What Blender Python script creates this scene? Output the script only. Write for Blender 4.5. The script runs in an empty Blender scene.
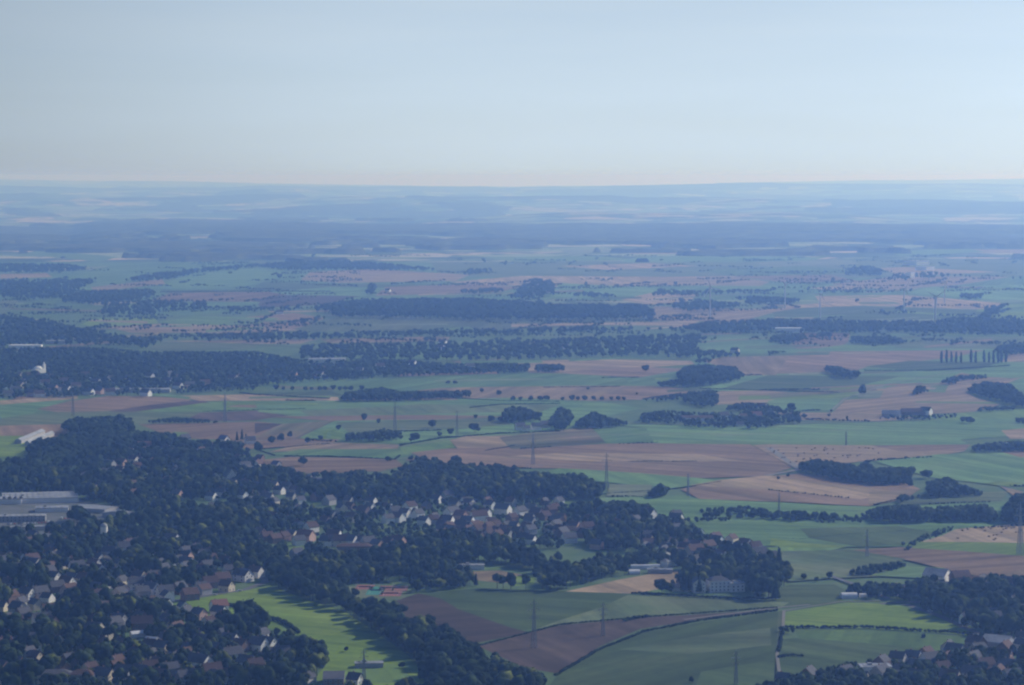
import bpy, bmesh, math, random
import numpy as np
from mathutils import Matrix, Vector
R = math.radians
random.seed(7); rng = np.random.default_rng(7)
S = bpy.context.scene
COL = S.collection

# light and air
HAZE_COL = (.23, .43, 1.0, 1); HAZE_DEN = 9.8e-5; HAZE_G = .48
SUN_EL, SUN_AZ, SUN_E = 31, 55, 4.2
SKY_S, SKY_AIR, SKY_DUST, SKY_OZ, SKY_TINT = .085, 1.0, .2, 1.0, (.72, .86, 1.28)
EXPO = 0.0

# ------------------------------------------------------------------ camera
F = 2600.0; W, H = 1024, 685; YH = 177.0; CAMZ = 350.0
PITCH = math.atan((H / 2 - YH) / F)
cam = bpy.data.cameras.new('camera'); camo = bpy.data.objects.new('camera', cam); COL.objects.link(camo)
camo.location = (0, 0, CAMZ); camo.rotation_euler = (math.pi / 2 - PITCH, 0, 0)
cam.sensor_width = 36; cam.lens = 36 * F / W; cam.clip_start = 1; cam.clip_end = 200000
S.camera = camo
cp, sp = math.cos(PITCH), math.sin(PITCH)

def P(px, py, z=0.0):
    """where the photo's pixel meets the level z"""
    a = (px - W / 2) / F; b = (H / 2 - py) / F
    d = (a, cp + b * sp, -sp + b * cp)
    t = (z - CAMZ) / d[2]
    return (d[0] * t, d[1] * t)

def PIX(x, y, z):
    x = np.asarray(x, float); y = np.asarray(y, float); z = np.asarray(z, float) - CAMZ
    dep = y * cp - z * sp; up = y * sp + z * cp
    return W / 2 + F * x / dep, H / 2 - F * up / dep

# ------------------------------------------------------------------ helpers
def tag(o, label=None, cat=None, group=None, kind=None):
    if label: o['label'] = label
    if cat: o['category'] = cat
    if group: o['group'] = group
    if kind: o['kind'] = kind
    return o

def link(name, data, parent=None, loc=None, rz=0.0, sc=None):
    o = bpy.data.objects.new(name, data); COL.objects.link(o)
    if parent: o.parent = parent
    if loc is not None: o.location = loc
    if rz: o.rotation_euler = (0, 0, rz)
    if sc is not None: o.scale = sc
    return o

def mesh_np(name, V, T, mats, mi=None, smooth=False):
    """V (n,3); T (m,3) triangles"""
    me = bpy.data.meshes.new(name)
    V = np.ascontiguousarray(V, dtype=np.float32); T = np.ascontiguousarray(T, dtype=np.int32)
    me.vertices.add(len(V)); me.vertices.foreach_set('co', V.ravel())
    me.loops.add(T.size); me.loops.foreach_set('vertex_index', T.ravel())
    me.polygons.add(len(T)); me.polygons.foreach_set('loop_start', np.arange(0, T.size, 3, dtype=np.int32))
    if mi is not None: me.polygons.foreach_set('material_index', np.ascontiguousarray(mi, dtype=np.int32))
    for m in mats: me.materials.append(m)
    me.update(calc_edges=True)
    if smooth: me.polygons.foreach_set('use_smooth', np.ones(len(T), dtype=bool))
    return me

class MB:
    def __init__(s): s.v = []; s.f = []
    def poly(s, vs):
        b = len(s.v); s.v += [tuple(v) for v in vs]; s.f.append(tuple(range(b, b + len(vs)))); return s
    def box(s, x0, x1, y0, y1, z0, z1):
        b = len(s.v)
        s.v += [(x, y, z) for z in (z0, z1) for x, y in ((x0, y0), (x1, y0), (x1, y1), (x0, y1))]
        for f in ((3, 2, 1, 0), (4, 5, 6, 7), (0, 1, 5, 4), (1, 2, 6, 5), (2, 3, 7, 6), (3, 0, 4, 7)):
            s.f.append(tuple(b + i for i in f))
        return s
    def bar(s, p, q, r, r2=None, n=4):
        p, q = Vector(p), Vector(q); d = (q - p).normalized()
        u = d.cross(Vector((0, 0, 1)) if abs(d.z) < .9 else Vector((1, 0, 0))).normalized(); w = d.cross(u)
        r2 = r if r2 is None else r2; b = len(s.v)
        for c, rr in ((p, r), (q, r2)):
            for k in range(n):
                a = 2 * math.pi * k / n + math.pi / 4
                s.v.append(tuple(c + (u * math.cos(a) + w * math.sin(a)) * rr))
        for k in range(n):
            k2 = (k + 1) % n; s.f.append((b + k, b + k2, b + n + k2, b + n + k))
        s.f.append(tuple(b + k for k in range(n))[::-1]); s.f.append(tuple(b + n + k for k in range(n)))
        return s
    def mesh(s, name, mat):
        me = bpy.data.meshes.new(name); me.from_pydata(s.v, [], s.f); me.materials.append(mat); me.update()
        return me

# ------------------------------------------------------------------ materials
def mat(name, rough=.9, spec=.2):
    m = bpy.data.materials.new(name); m.use_nodes = True; n = m.node_tree.nodes
    b = n['Principled BSDF']; b.inputs['Roughness'].default_value = rough
    b.inputs['Specular IOR Level'].default_value = spec
    return m, m.node_tree, b

def noise(nt, scale, detail=3, coord=None, rough=.6):
    t = nt.nodes.new('ShaderNodeTexNoise'); t.inputs['Scale'].default_value = scale
    t.inputs['Detail'].default_value = detail; t.inputs['Roughness'].default_value = rough
    if coord: nt.links.new(coord, t.inputs['Vector'])
    return t.outputs['Fac']

def ramp(nt, fac, stops, interp='LINEAR'):
    r = nt.nodes.new('ShaderNodeValToRGB'); e = r.color_ramp; e.interpolation = interp
    while len(e.elements) < len(stops): e.elements.new(.5)
    for el, (p, c) in zip(e.elements, stops): el.position = p; el.color = (*c, 1)
    nt.links.new(fac, r.inputs['Fac']); return r.outputs['Color']

def mix(nt, fac, a, b, mode='MIX'):
    m = nt.nodes.new('ShaderNodeMix'); m.data_type = 'RGBA'; m.blend_type = mode
    if isinstance(fac, (int, float)): m.inputs[0].default_value = fac
    else: nt.links.new(fac, m.inputs[0])
    for i, c in ((6, a), (7, b)):
        if isinstance(c, tuple): m.inputs[i].default_value = (*c, 1)
        else: nt.links.new(c, m.inputs[i])
    return m.outputs[2]

def mathn(nt, op, a, b=None, clamp=False):
    m = nt.nodes.new('ShaderNodeMath'); m.operation = op; m.use_clamp = clamp
    for i, c in enumerate((a, b)):
        if c is None: continue
        if isinstance(c, (int, float)): m.inputs[i].default_value = c
        else: nt.links.new(c, m.inputs[i])
    return m.outputs[0]

def pos(nt):
    return nt.nodes.new('ShaderNodeNewGeometry').outputs['Position']

def field_mat(name, c, c2, c3, stripe=.25, pitch=14.0):
    """crop or grass: broad patches, fine grain and drilled rows turned a different way in each field"""
    m, nt, b = mat(name, .95, .05)
    g = pos(nt); oi = nt.nodes.new('ShaderNodeObjectInfo')
    col = ramp(nt, noise(nt, .009, 6, g, .65), [(.30, c2), (.5, c), (.72, c3)])
    rot = nt.nodes.new('ShaderNodeVectorRotate'); rot.rotation_type = 'Z_AXIS'
    nt.links.new(g, rot.inputs['Vector'])
    nt.links.new(mathn(nt, 'MULTIPLY', oi.outputs['Random'], 3.1), rot.inputs['Angle'])
    mp = nt.nodes.new('ShaderNodeMapping'); mp.inputs['Scale'].default_value = (1, .035, 1)
    nt.links.new(rot.outputs[0], mp.inputs['Vector'])
    st = noise(nt, 1 / pitch, 3, mp.outputs[0], .7)
    st2 = noise(nt, .25 / pitch, 2, mp.outputs[0], .7)
    stc = ramp(nt, st, [(.36, (.5, .5, .5)), (.64, (1.5, 1.5, 1.5))])
    stc2 = ramp(nt, st2, [(.35, (.7, .72, .68)), (.65, (1.25, 1.2, 1.25))])
    col = mix(nt, stripe, col, mix(nt, 1.0, col, stc, 'MULTIPLY'))
    col = mix(nt, stripe * 1.6, col, mix(nt, 1.0, col, stc2, 'MULTIPLY'))
    gr = ramp(nt, noise(nt, .09, 4, g, .75), [(.3, (.8, .8, .8)), (.7, (1.18, 1.18, 1.18))])
    col = mix(nt, .8, col, mix(nt, 1.0, col, gr, 'MULTIPLY'))
    br = mathn(nt, 'ADD', .5, mathn(nt, 'MULTIPLY', oi.outputs['Random'], .26))
    cb = nt.nodes.new('ShaderNodeCombineColor')
    for i in range(3): nt.links.new(br, cb.inputs[i])
    col = mix(nt, 1.0, col, cb.outputs[0], 'MULTIPLY')
    nt.links.new(col, b.inputs['Base Color'])
    return m

M = {}
M['green'] = field_mat('crop_green', (.16, .285, .10), (.12, .235, .085), (.21, .32, .12), .4, 18)
M['deep'] = field_mat('deep_green_crop', (.088, .135, .042), (.066, .11, .034), (.12, .16, .055), .35, 18)
M['bright'] = field_mat('bright_meadow', (.19, .29, .045), (.14, .235, .038), (.25, .34, .07), .3, 10)
M['lush'] = field_mat('lush_grass', (.15, .25, .065), (.11, .20, .055), (.19, .28, .08), .3, 10)
M['olive'] = field_mat('olive_pasture', (.14, .185, .08), (.10, .16, .06), (.19, .21, .10), .4, 22)
M['pale'] = field_mat('pale_crop', (.22, .26, .14), (.17, .22, .11), (.28, .29, .17), .3)
M['tan'] = field_mat('stubble', (.36, .27, .155), (.30, .22, .125), (.44, .335, .20), .45, 20)
M['brown'] = field_mat('bare_soil', (.27, .185, .11), (.225, .155, .09), (.33, .235, .145), .45, 20)
M['dark'] = field_mat('ploughed_soil', (.10, .07, .05), (.075, .054, .04), (.14, .10, .07), .4, 16)
M['mixed'] = field_mat('striped_plots', (.22, .20, .105), (.15, .19, .08), (.30, .21, .14), .7, 26)

def simple(name, c, c2=None, scale=.3, rough=.85, spec=.25):
    m, nt, b = mat(name, rough, spec)
    c2 = c2 or tuple(x * .8 for x in c)
    nt.links.new(ramp(nt, noise(nt, scale, 4, pos(nt)), [(.35, c2), (.65, c)]), b.inputs['Base Color'])
    return m
M['road'] = simple('asphalt', (.10, .10, .10), (.075, .075, .075))
M['track'] = simple('gravel_track', (.17, .155, .12), (.13, .12, .09))
M['yard'] = simple('concrete_yard', (.12, .12, .115), (.07, .085, .065), .05)
M['clay'] = simple('clay_court', (.26, .095, .07), (.21, .08, .06))
M['court'] = simple('green_court', (.04, .20, .14), (.035, .17, .12))
M['line'] = simple('court_line', (.7, .7, .68))
M['w_white'] = simple('white_render', (.78, .76, .72), (.70, .68, .64), .5)
M['w_cream'] = simple('cream_render', (.62, .54, .40), (.55, .47, .35), .5)
M['w_pink'] = simple('pinkish_render', (.58, .38, .30), (.50, .33, .26), .5)
M['w_brick'] = simple('brick', (.19, .125, .10), (.15, .10, .08), .8)
M['w_grey'] = simple('grey_render', (.38, .37, .36), (.30, .30, .30), .5)
M['r_grey'] = simple('slate_roof', (.10, .10, .11), (.065, .065, .07), .8, .85, .15)
M['r_red'] = simple('red_tile_roof', (.085, .052, .045), (.06, .042, .038), .8, .9, .12)
M['r_orange'] = simple('orange_tile_roof', (.24, .115, .075), (.18, .09, .06), .8, .9, .12)
M['r_brown'] = simple('brown_tile_roof', (.13, .08, .06), (.09, .06, .05), .8, .9, .12)
M['r_flat'] = simple('flat_roof', (.30, .31, .32), (.17, .18, .19), .09, .7)
M['r_white'] = simple('white_sheet_roof', (.62, .62, .60), (.5, .5, .5), .2, .5)
M['steel'] = simple('galvanised_steel', (.22, .23, .24), (.16, .17, .18), .5, .5, .5)
M['turb'] = simple('white_paint', (.5, .51, .52), (.46, .47, .48), .1, .5, .3)
M['frame'] = simple('window_frame', (.7, .7, .68), (.62, .62, .6))
M['wood'] = simple('bark', (.06, .045, .035), (.04, .03, .025), 1.5)
m, nt, b = mat('window_glass', .12, .6); b.inputs['Base Color'].default_value = (.03, .04, .05, 1); M['glass'] = m

def leaf_mat(name, a, c, d, s=.085):
    m, nt, b = mat(name, .9, .03)
    g = pos(nt); a, c, d = [tuple(u * k for k in q) for u, q in ((.26, a), (.40, c), (.8, d))]
    n1 = noise(nt, s, 2, g, .5)
    col = ramp(nt, n1, [(.32, a), (.5, c), (.68, d)])
    fine = ramp(nt, noise(nt, .6, 3, g, .7), [(.3, (.62, .66, .6)), (.7, (1.35, 1.3, 1.25))])
    nt.links.new(mix(nt, .85, col, mix(nt, 1.0, col, fine, 'MULTIPLY')), b.inputs['Base Color'])
    return m
M['leaf'] = leaf_mat('foliage', (.028, .050, .018), (.040, .070, .022), (.062, .092, .028))
M['leaf_dark'] = leaf_mat('dark_foliage', (.020, .040, .018), (.028, .052, .020), (.040, .065, .024))
M['leaf_yellow'] = leaf_mat('yellowish_foliage', (.14, .17, .035), (.16, .19, .04), (.15, .18, .04))
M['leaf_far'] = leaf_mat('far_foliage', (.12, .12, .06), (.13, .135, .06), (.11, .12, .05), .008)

# ground: unmown verges and gardens near, a patchwork of small fields and copses far off
m, nt, b = mat('countryside', .95, .05); g = pos(nt)
mp = nt.nodes.new('ShaderNodeMapping'); mp.inputs['Scale'].default_value = (1 / 420, 1 / 300, 1); mp.inputs['Rotation'].default_value = (0, 0, .3)
nt.links.new(g, mp.inputs['Vector'])
wob = nt.nodes.new('ShaderNodeTexNoise'); wob.inputs['Scale'].default_value = .0016; nt.links.new(g, wob.inputs['Vector'])
ad = nt.nodes.new('ShaderNodeVectorMath'); ad.operation = 'MULTIPLY_ADD'; ad.inputs[1].default_value = (1.6, 1.6, 0)
nt.links.new(wob.outputs['Color'], ad.inputs[0]); nt.links.new(mp.outputs[0], ad.inputs[2])
vo = nt.nodes.new('ShaderNodeTexVoronoi'); vo.voronoi_dimensions = '2D'; vo.inputs['Scale'].default_value = 1; nt.links.new(ad.outputs[0], vo.inputs['Vector'])
sx = nt.nodes.new('ShaderNodeSeparateColor'); nt.links.new(vo.outputs['Color'], sx.inputs[0])
patch = ramp(nt, sx.outputs[0], [(0, (.10, .15, .06)), (.14, (.17, .22, .09)), (.28, (.22, .26, .12)), (.42, (.34, .32, .20)), (.52, (.14, .18, .08)),
                                 (.62, (.40, .31, .20)), (.74, (.05, .085, .04)), (.84, (.24, .27, .13)), (.93, (.42, .34, .23))], 'CONSTANT')
vb = nt.nodes.new('ShaderNodeTexVoronoi'); vb.voronoi_dimensions = '2D'; vb.feature = 'DISTANCE_TO_EDGE'; vb.inputs['Scale'].default_value = 1; nt.links.new(ad.outputs[0], vb.inputs['Vector'])
edge = ramp(nt, vb.outputs['Distance'], [(0.02, (1, 1, 1)), (.05, (0, 0, 0))])
rgb = nt.nodes.new('ShaderNodeSeparateColor'); nt.links.new(edge, rgb.inputs[0])
patch = mix(nt, mathn(nt, 'MULTIPLY', rgb.outputs[0], .8), patch, (.035, .06, .025))
copse = ramp(nt, noise(nt, .0022, 4, g, .6), [(.52, (0, 0, 0)), (.56, (1, 1, 1))])
r2 = nt.nodes.new('ShaderNodeSeparateColor'); nt.links.new(copse, r2.inputs[0])
patch = mix(nt, r2.outputs[0], patch, (.035, .06, .025))
near = ramp(nt, noise(nt, .02, 6, g, .7), [(.3, (.055, .095, .04)), (.5, (.08, .13, .05)), (.75, (.13, .16, .08))])
sp_ = nt.nodes.new('ShaderNodeSeparateXYZ'); nt.links.new(g, sp_.inputs[0])
isfar = mathn(nt, 'DIVIDE', mathn(nt, 'SUBTRACT', sp_.outputs[1], 6800), 800, True)
nt.links.new(mix(nt, isfar, near, patch), b.inputs['Base Color'])
M['ground'] = m

# ------------------------------------------------------------------ terrain
def prof(pts):
    xs = [p[0] for p in pts]; ys = [p[1] for p in pts]
    return lambda x: np.interp(x, xs, ys)
crest1 = prof([(-400, 228), (0, 227.5), (40, 228), (70, 232), (92, 226), (130, 223.5), (180, 221.5), (256, 223), (400, 223), (500, 221), (640, 222), (768, 220), (900, 222), (1024, 223), (1400, 224)])
crest2 = prof([(-400, 197), (0, 198), (80, 196), (140, 194), (256, 192.5), (330, 194), (430, 197), (520, 199), (610, 200), (640, 203), (760, 201), (850, 203), (1024, 205), (1400, 205)])
crest3 = prof([(-400, 188), (0, 189), (200, 188), (400, 190), (520, 190), (620, 188), (800, 187), (1024, 186), (1400, 186)])
crest4 = prof([(-400, 179), (0, 179.5), (100, 180.5), (256, 183), (400, 185), (512, 186.5), (600, 186), (700, 184.5), (768, 182), (900, 180.5), (1024, 178.5), (1400, 178)])
def zof(y, D): return CAMZ - (y - YH) / F * D
KD = np.array([0, 12500, 14300, 16800, 18800, 22500, 26000, 30000, 33500, 42000, 45000, 56000, 60000], float)
def vnoise(x, y, s, seed=0):
    x = x / s + seed * 17.3; y = y / s + seed * 9.1
    xi = np.floor(x); yi = np.floor(y); fx = x - xi; fy = y - yi
    fx = fx * fx * (3 - 2 * fx); fy = fy * fy * (3 - 2 * fy)
    def h(a, b): v = np.sin(a * 127.1 + b * 311.7 + seed * 13.7) * 43758.5453; return v - np.floor(v)
    return (h(xi, yi) * (1 - fx) + h(xi + 1, yi) * fx) * (1 - fy) + (h(xi, yi + 1) * (1 - fx) + h(xi + 1, yi + 1) * fx) * fy
def terrain(x, y):
    x = np.asarray(x, float); y = np.asarray(y, float)
    sx = W / 2 + F * x / np.maximum(y, 500)
    c1 = zof(crest1(sx) + 6.6, 16800); c2 = zof(crest2(sx), 30000); c3 = zof(crest3(sx), 42000); c4 = zof(crest4(sx), 56000)
    Z = [0 * x, 0 * x, c1 * .22, c1, c1 * .5, zof(217.5, 22500) + 0 * x, zof(209, 26000) + 0 * x, c2, c2 - 55, c3, c3 - 40, c4, c4 - 60]
    out = np.zeros_like(x)
    for i in range(len(KD) - 1):
        t = np.clip((y - KD[i]) / (KD[i + 1] - KD[i]), 0, 1); s = t * t * (3 - 2 * t)
        out = np.where((y >= KD[i]), Z[i] * (1 - s) + Z[i + 1] * s, out)
    amp = np.clip((y - 17500) / 4000, 0, 1) * np.clip((54000 - y) / 8000, 0, 1)
    out = out + amp * (vnoise(x, y, 2600, 1) - .5) * 120 + amp * (vnoise(x, y, 1100, 2) - .5) * 60 + np.clip((y - 50000) / 4000, 0, 1) * (vnoise(x, y, 2100, 8) - .5) * 34
    rw = np.clip((y - 12700) / 1800, 0, 1) * np.clip((19500 - y) / 1800, 0, 1)
    out = out + rw * ((vnoise(x, y, 1500, 3) - .5) * 34 + (vnoise(x, y, 600, 4) - .5) * 16)
    return np.minimum(out, 348)

def grid_obj(name, ys, us, hf, mt, smooth=True, off=2500):
    Y, U = np.meshgrid(ys, us, indexing='ij'); X = U * (Y + off)
    Z = hf(X, Y); n, k = Y.shape
    V = np.stack([X, Y, Z], -1).reshape(-1, 3)
    i = np.arange(n * k).reshape(n, k); a = i[:-1, :-1].ravel(); b_ = i[:-1, 1:].ravel(); c = i[1:, 1:].ravel(); d = i[1:, :-1].ravel()
    T = np.concatenate([np.stack([a, b_, c], -1), np.stack([a, c, d], -1)])
    return mesh_np(name, V, T, [mt], smooth=smooth)

ys = np.concatenate([[0, 1000, 2000, 4000, 8000, 12400], np.arange(12550, 20000, 150), np.arange(20000, 59900, 200)])
tag(link('ground', grid_obj('ground', ys, np.linspace(-.3, .3, 301), terrain, M['ground'])), kind='structure')

def canopy(name, y0, y1, dy, nu, mask, lab, hgt=13, u=.27):
    def hf(X, Y):
        mk = mask(X, Y)
        b_ = vnoise(X, Y, 34, 5) * 8 + vnoise(X, Y, 90, 6) * 7 + vnoise(X, Y, 330, 9) * 9 - 6
        return terrain(X, Y) + np.where(mk > 0, hgt + b_, -6) 
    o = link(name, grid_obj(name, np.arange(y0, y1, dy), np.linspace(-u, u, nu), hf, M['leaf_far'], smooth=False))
    tag(o, lab, 'forest', kind='stuff'); return o
def ridge_mask(X, Y):
    sx = W / 2 + F * X / Y
    n = vnoise(X, Y, 900, 11) + .5 * vnoise(X, Y, 350, 12)
    lo = np.interp(sx, [-300, 0, 150, 300, 340, 470, 500, 620, 760, 860, 1024, 1400], [13500, 13800, 14600, 13800, 15300, 15300, 14300, 13400, 13700, 13500, 13400, 13400])
    return ((Y > lo + (n - .7) * 3600 + (vnoise(X, Y, 260, 14) - .5) * 1500) & (Y < 17800)).astype(float) * ((n < .98) | (Y > 16400))
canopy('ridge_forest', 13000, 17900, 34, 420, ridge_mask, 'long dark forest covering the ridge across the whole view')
def far_mask(X, Y):
    n = vnoise(X, Y * .55, 1500, 21) * .6 + vnoise(X, Y * .7, 560, 22) * .3 + vnoise(X, Y, 230, 23) * .1
    crest = np.exp(-((Y - 29800) / 1500) ** 2) * .17 + np.exp(-((Y - 41800) / 1500) ** 2) * .14
    return (n + crest > .575 + .2 * (Y < 23500)).astype(float)
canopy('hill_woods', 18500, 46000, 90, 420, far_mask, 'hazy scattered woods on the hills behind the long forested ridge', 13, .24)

def inside(poly, x, y):
    x = np.asarray(x, float); y = np.asarray(y, float); r = np.zeros(x.shape, bool); n = len(poly)
    for i in range(n):
        x1, y1 = poly[i]; x2, y2 = poly[(i + 1) % n]
        if y1 == y2: continue
        c = ((y1 > y) != (y2 > y)) & (x < (x2 - x1) * (y - y1) / (y2 - y1) + x1); r ^= c
    return r

def foot_mask(X, Y):
    n = vnoise(X, Y, 620, 41) * .5 + vnoise(X, Y * 1.3, 210, 42) * .33 + vnoise(X, Y, 90, 43) * .17
    sx = W / 2 + F * X / Y
    lim = np.interp(sx, [0, 260, 420, 700, 1024], [.49, .53, .57, .56, .56]) + .06 * (Y < 11800)
    return (n > lim).astype(float)
canopy('foothill_woods', 10700, 14600, 26, 520, foot_mask, 'broken woods and copses between pale fields at the foot of the ridge', 12)
# ------------------------------------------------------------------ fields (each its own sheet on the ground)
FIELDS = []; LAY = []
def bbox(p): return (min(a for a, _ in p), max(a for a, _ in p), min(c for _, c in p), max(c for _, c in p))
def densify(pts, step, closed=True):
    out = []; n = len(pts)
    for i in range(n if closed else n - 1):
        a, c = pts[i], pts[(i + 1) % n]; k = max(1, int(math.dist(a, c) / step))
        out += [(a[0] + (c[0] - a[0]) * j / k, a[1] + (c[1] - a[1]) * j / k) for j in range(k)]
    if not closed: out.append(pts[-1])
    return out
def sheet(name, ptsw, mt, label=None):
    """thin sheet on the ground; sheets that overlap go one above the other"""
    bb = bbox(ptsw); lay = 1
    for ob, l in LAY:
        if not (bb[1] < ob[0] or bb[0] > ob[1] or bb[3] < ob[2] or bb[2] > ob[3]): lay = max(lay, l + 1)
    LAY.append((bb, lay))
    bm = bmesh.new(); vs = [bm.verts.new((x, y, 0)) for x, y in ptsw]
    f = bm.faces.new(vs); f.normal_update()
    if f.normal.z < 0: f.normal_flip()
    bmesh.ops.triangulate(bm, faces=[f])
    me = bpy.data.meshes.new(name); bm.to_mesh(me); bm.free(); me.materials.append(mt)
    o = link(name, me, loc=(0, 0, .035 * lay)); tag(o, kind='structure')
    return o
NM = dict(green='crop_field', deep='crop_field', bright='meadow', lush='meadow', olive='pasture', pale='crop_field', tan='stubble_field', brown='bare_field', dark='ploughed_field', mixed='striped_field')
def field(m, *pts):
    pts = [(float(a), float(c)) for a, c in pts]
    FIELDS.append((m, pts))
    w = [P(a, c) for a, c in densify(pts, 40)]
    bb = bbox(w); D = (bb[2] + bb[3]) / 2
    # slightly uneven field edges
    w = [(x + random.uniform(-1, 1) * min(2, D / 2500), y + random.uniform(-1, 1) * min(6, D / 700)) for x, y in w]
    sheet(NM[m], w, M[m])
def strip(name, m, pts, width):
    w = [P(a, c) for a, c in densify(pts, 15, False)]; L, Rr = [], []
    for i, p in enumerate(w):
        a = w[max(i - 1, 0)]; c = w[min(i + 1, len(w) - 1)]; d = math.dist(a, c) or 1
        nx, ny = -(c[1] - a[1]) / d * width / 2, (c[0] - a[0]) / d * width / 2
        L.append((p[0] + nx, p[1] + ny)); Rr.append((p[0] - nx, p[1] - ny))
    sheet(name, L + Rr[::-1], M[m])

f = field
# --- behind, 7 to 12 km
f('green', (-60, 262), (1084, 262), (1084, 300), (-60, 300))
f('olive', (430, 262), (1084, 258), (1084, 276), (560, 280), (440, 275))
f('tan', (0, 274), (46, 273), (52, 277), (0, 279)); f('pale', (20, 268), (110, 266), (90, 270), (10, 272))
f('tan', (90, 287), (130, 283), (162, 279), (165, 284), (120, 289), (95, 291))
f('olive', (256, 262), (330, 259), (330, 262), (256, 266))
f('lush', (480, 257), (600, 256), (640, 260), (520, 262)); f('green', (640, 256), (830, 257), (800, 262), (620, 262))
f('tan', (640, 249), (700, 251), (690, 254), (630, 254)); f('tan', (945, 249), (1030, 248), (1060, 253), (960, 253))
f('pale', (560, 250), (620, 247), (640, 251), (570, 254)); f('lush', (890, 252), (960, 247), (985, 252), (900, 256))
f('lush', (40, 250), (118, 257), (100, 262), (20, 254)); f('lush', (160, 254), (220, 248), (280, 252), (200, 258))
f('pale', (335, 238), (420, 243), (470, 240), (470, 250), (340, 250)); f('tan', (375, 247), (410, 246), (405, 250), (370, 251))
f('lush', (700, 270), (800, 266), (880, 272), (740, 278)); f('tan', (880, 268), (905, 267), (1000, 272), (900, 276))
f('tan', (560, 266), (650, 263), (700, 266), (610, 270)); f('pale', (750, 262), (850, 260), (860, 264), (770, 267))
f('green', (160, 288), (185, 274), (260, 268), (300, 272), (256, 284), (200, 290))
f('deep', (160, 290), (256, 289), (256, 292), (165, 293))
f('brown', (150, 301), (170, 293), (330, 291), (300, 299), (220, 303))
f('tan', (310, 272), (370, 269), (470, 275), (455, 281), (340, 283), (300, 280))
f('deep', (262, 282), (340, 284), (480, 285), (478, 289), (250, 290))
f('green', (270, 292), (330, 287), (385, 288), (365, 296), (300, 297))
f('tan', (450, 282), (520, 276), (700, 277), (705, 285), (560, 287), (480, 285))
f('brown', (385, 287), (470, 284), (520, 287), (500, 292), (375, 296))
f('dark', (256, 300), (275, 295), (360, 296), (318, 305), (260, 308))
f('green', (560, 283), (640, 287), (700, 291), (620, 300), (550, 297)); f('lush', (600, 295), (650, 297), (640, 301), (590, 300))
f('tan', (620, 300), (650, 293), (700, 294), (690, 301), (650, 305))
f('tan', (640, 277), (730, 276), (770, 282), (760, 286), (640, 285)); f('brown', (730, 276), (830, 275), (860, 281), (790, 283))
f('green', (700, 286), (860, 286), (870, 292), (720, 293))
f('tan', (830, 284), (900, 276), (1010, 277), (960, 285), (890, 290))
f('tan', (810, 288), (840, 285), (880, 288), (830, 291))
f('tan', (815, 296), (905, 295), (1002, 303), (995, 310), (900, 307), (820, 304))
f('deep', (770, 307), (830, 305), (905, 308), (990, 311), (975, 320), (850, 320), (775, 318))
f('tan', (655, 306), (690, 308), (775, 309), (800, 305), (830, 304), (775, 312), (740, 322), (660, 321), (650, 313))
f('tan', (760, 305), (870, 303), (860, 306), (800, 308))
f('green', (930, 287), (1084, 283), (1084, 301), (990, 300), (905, 293))
f('bright', (992, 311), (1010, 304), (1084, 303), (1084, 318), (1000, 319))
f('brown', (256, 316), (295, 313), (325, 318), (300, 330), (256, 331), (235, 318))
f('olive', (285, 332), (330, 318), (400, 318), (512, 319), (660, 319), (660, 324), (512, 329), (400, 331))
f('lush', (0, 317), (10, 306), (45, 299), (90, 303), (100, 310), (45, 319), (0, 319)); f('olive', (-60, 300), (20, 300), (0, 318), (-60, 318))
f('green', (100, 308), (150, 301), (260, 302), (250, 314), (110, 316)); f('bright', (80, 325), (95, 318), (155, 318), (158, 323), (100, 327))
f('lush', (160, 322), (190, 316), (280, 318), (256, 324), (180, 326))
f('tan', (105, 327), (160, 324), (256, 326), (300, 330), (256, 333), (130, 333))
f('tan', (512, 324), (600, 323), (700, 321), (690, 326), (600, 325), (512, 327))
f('olive', (145, 349), (165, 341), (256, 341), (256, 348), (170, 352)); f('tan', (160, 341), (320, 339), (300, 344), (250, 344))
f('tan', (320, 339), (420, 337), (450, 337), (448, 341), (330, 343))
f('lush', (350, 359), (370, 353), (430, 352), (490, 352), (500, 357), (440, 360)); f('tan', (450, 361), (500, 359), (520, 362), (470, 365))
f('olive', (540, 333), (600, 334), (590, 338), (530, 337)); f('tan', (530, 341), (555, 340), (552, 343), (530, 343))
f('green', (695, 343), (715, 336), (765, 337), (780, 345), (730, 352), (705, 350)); f('lush', (620, 346), (665, 343), (660, 350), (615, 350))
f('brown', (790, 346), (800, 333), (850, 333), (848, 342), (840, 347), (800, 349))
f('lush', (870, 334), (940, 333), (1084, 335), (1084, 337), (900, 336))
f('olive', (890, 345), (930, 337), (1084, 337), (1084, 348), (1000, 349), (905, 349))
f('lush', (845, 345), (900, 347), (850, 349), (820, 348)); f('lush', (990, 349), (1084, 346), (1084, 350))
# --- 4 to 7 km
f('green', (690, 350), (860, 348), (1084, 350), (1084, 392), (690, 385))
f('brown', (768, 358), (800, 352), (880, 351), (985, 350), (950, 358), (900, 363), (870, 366), (860, 370), (780, 374), (715, 374))
f('tan', (700, 361), (740, 354), (790, 355), (775, 375), (735, 376), (720, 366))
f('deep', (865, 367), (910, 361), (1000, 362), (980, 369), (930, 371)); f('tan', (1000, 362), (1010, 354), (1084, 350), (1084, 362))
f('tan', (512, 361), (600, 359), (690, 361), (695, 364), (560, 374), (530, 374), (520, 366))
f('brown', (560, 372), (640, 367), (692, 369), (640, 378), (580, 378))
f('green', (256, 388), (270, 381), (400, 377), (512, 373), (566, 374), (640, 378), (690, 369), (700, 375), (640, 387), (512, 388), (400, 391), (330, 386))
f('lush', (600, 384), (625, 379), (632, 385)); f('green', (690, 389), (745, 381), (768, 375), (850, 376), (840, 384), (820, 390), (730, 391))
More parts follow.
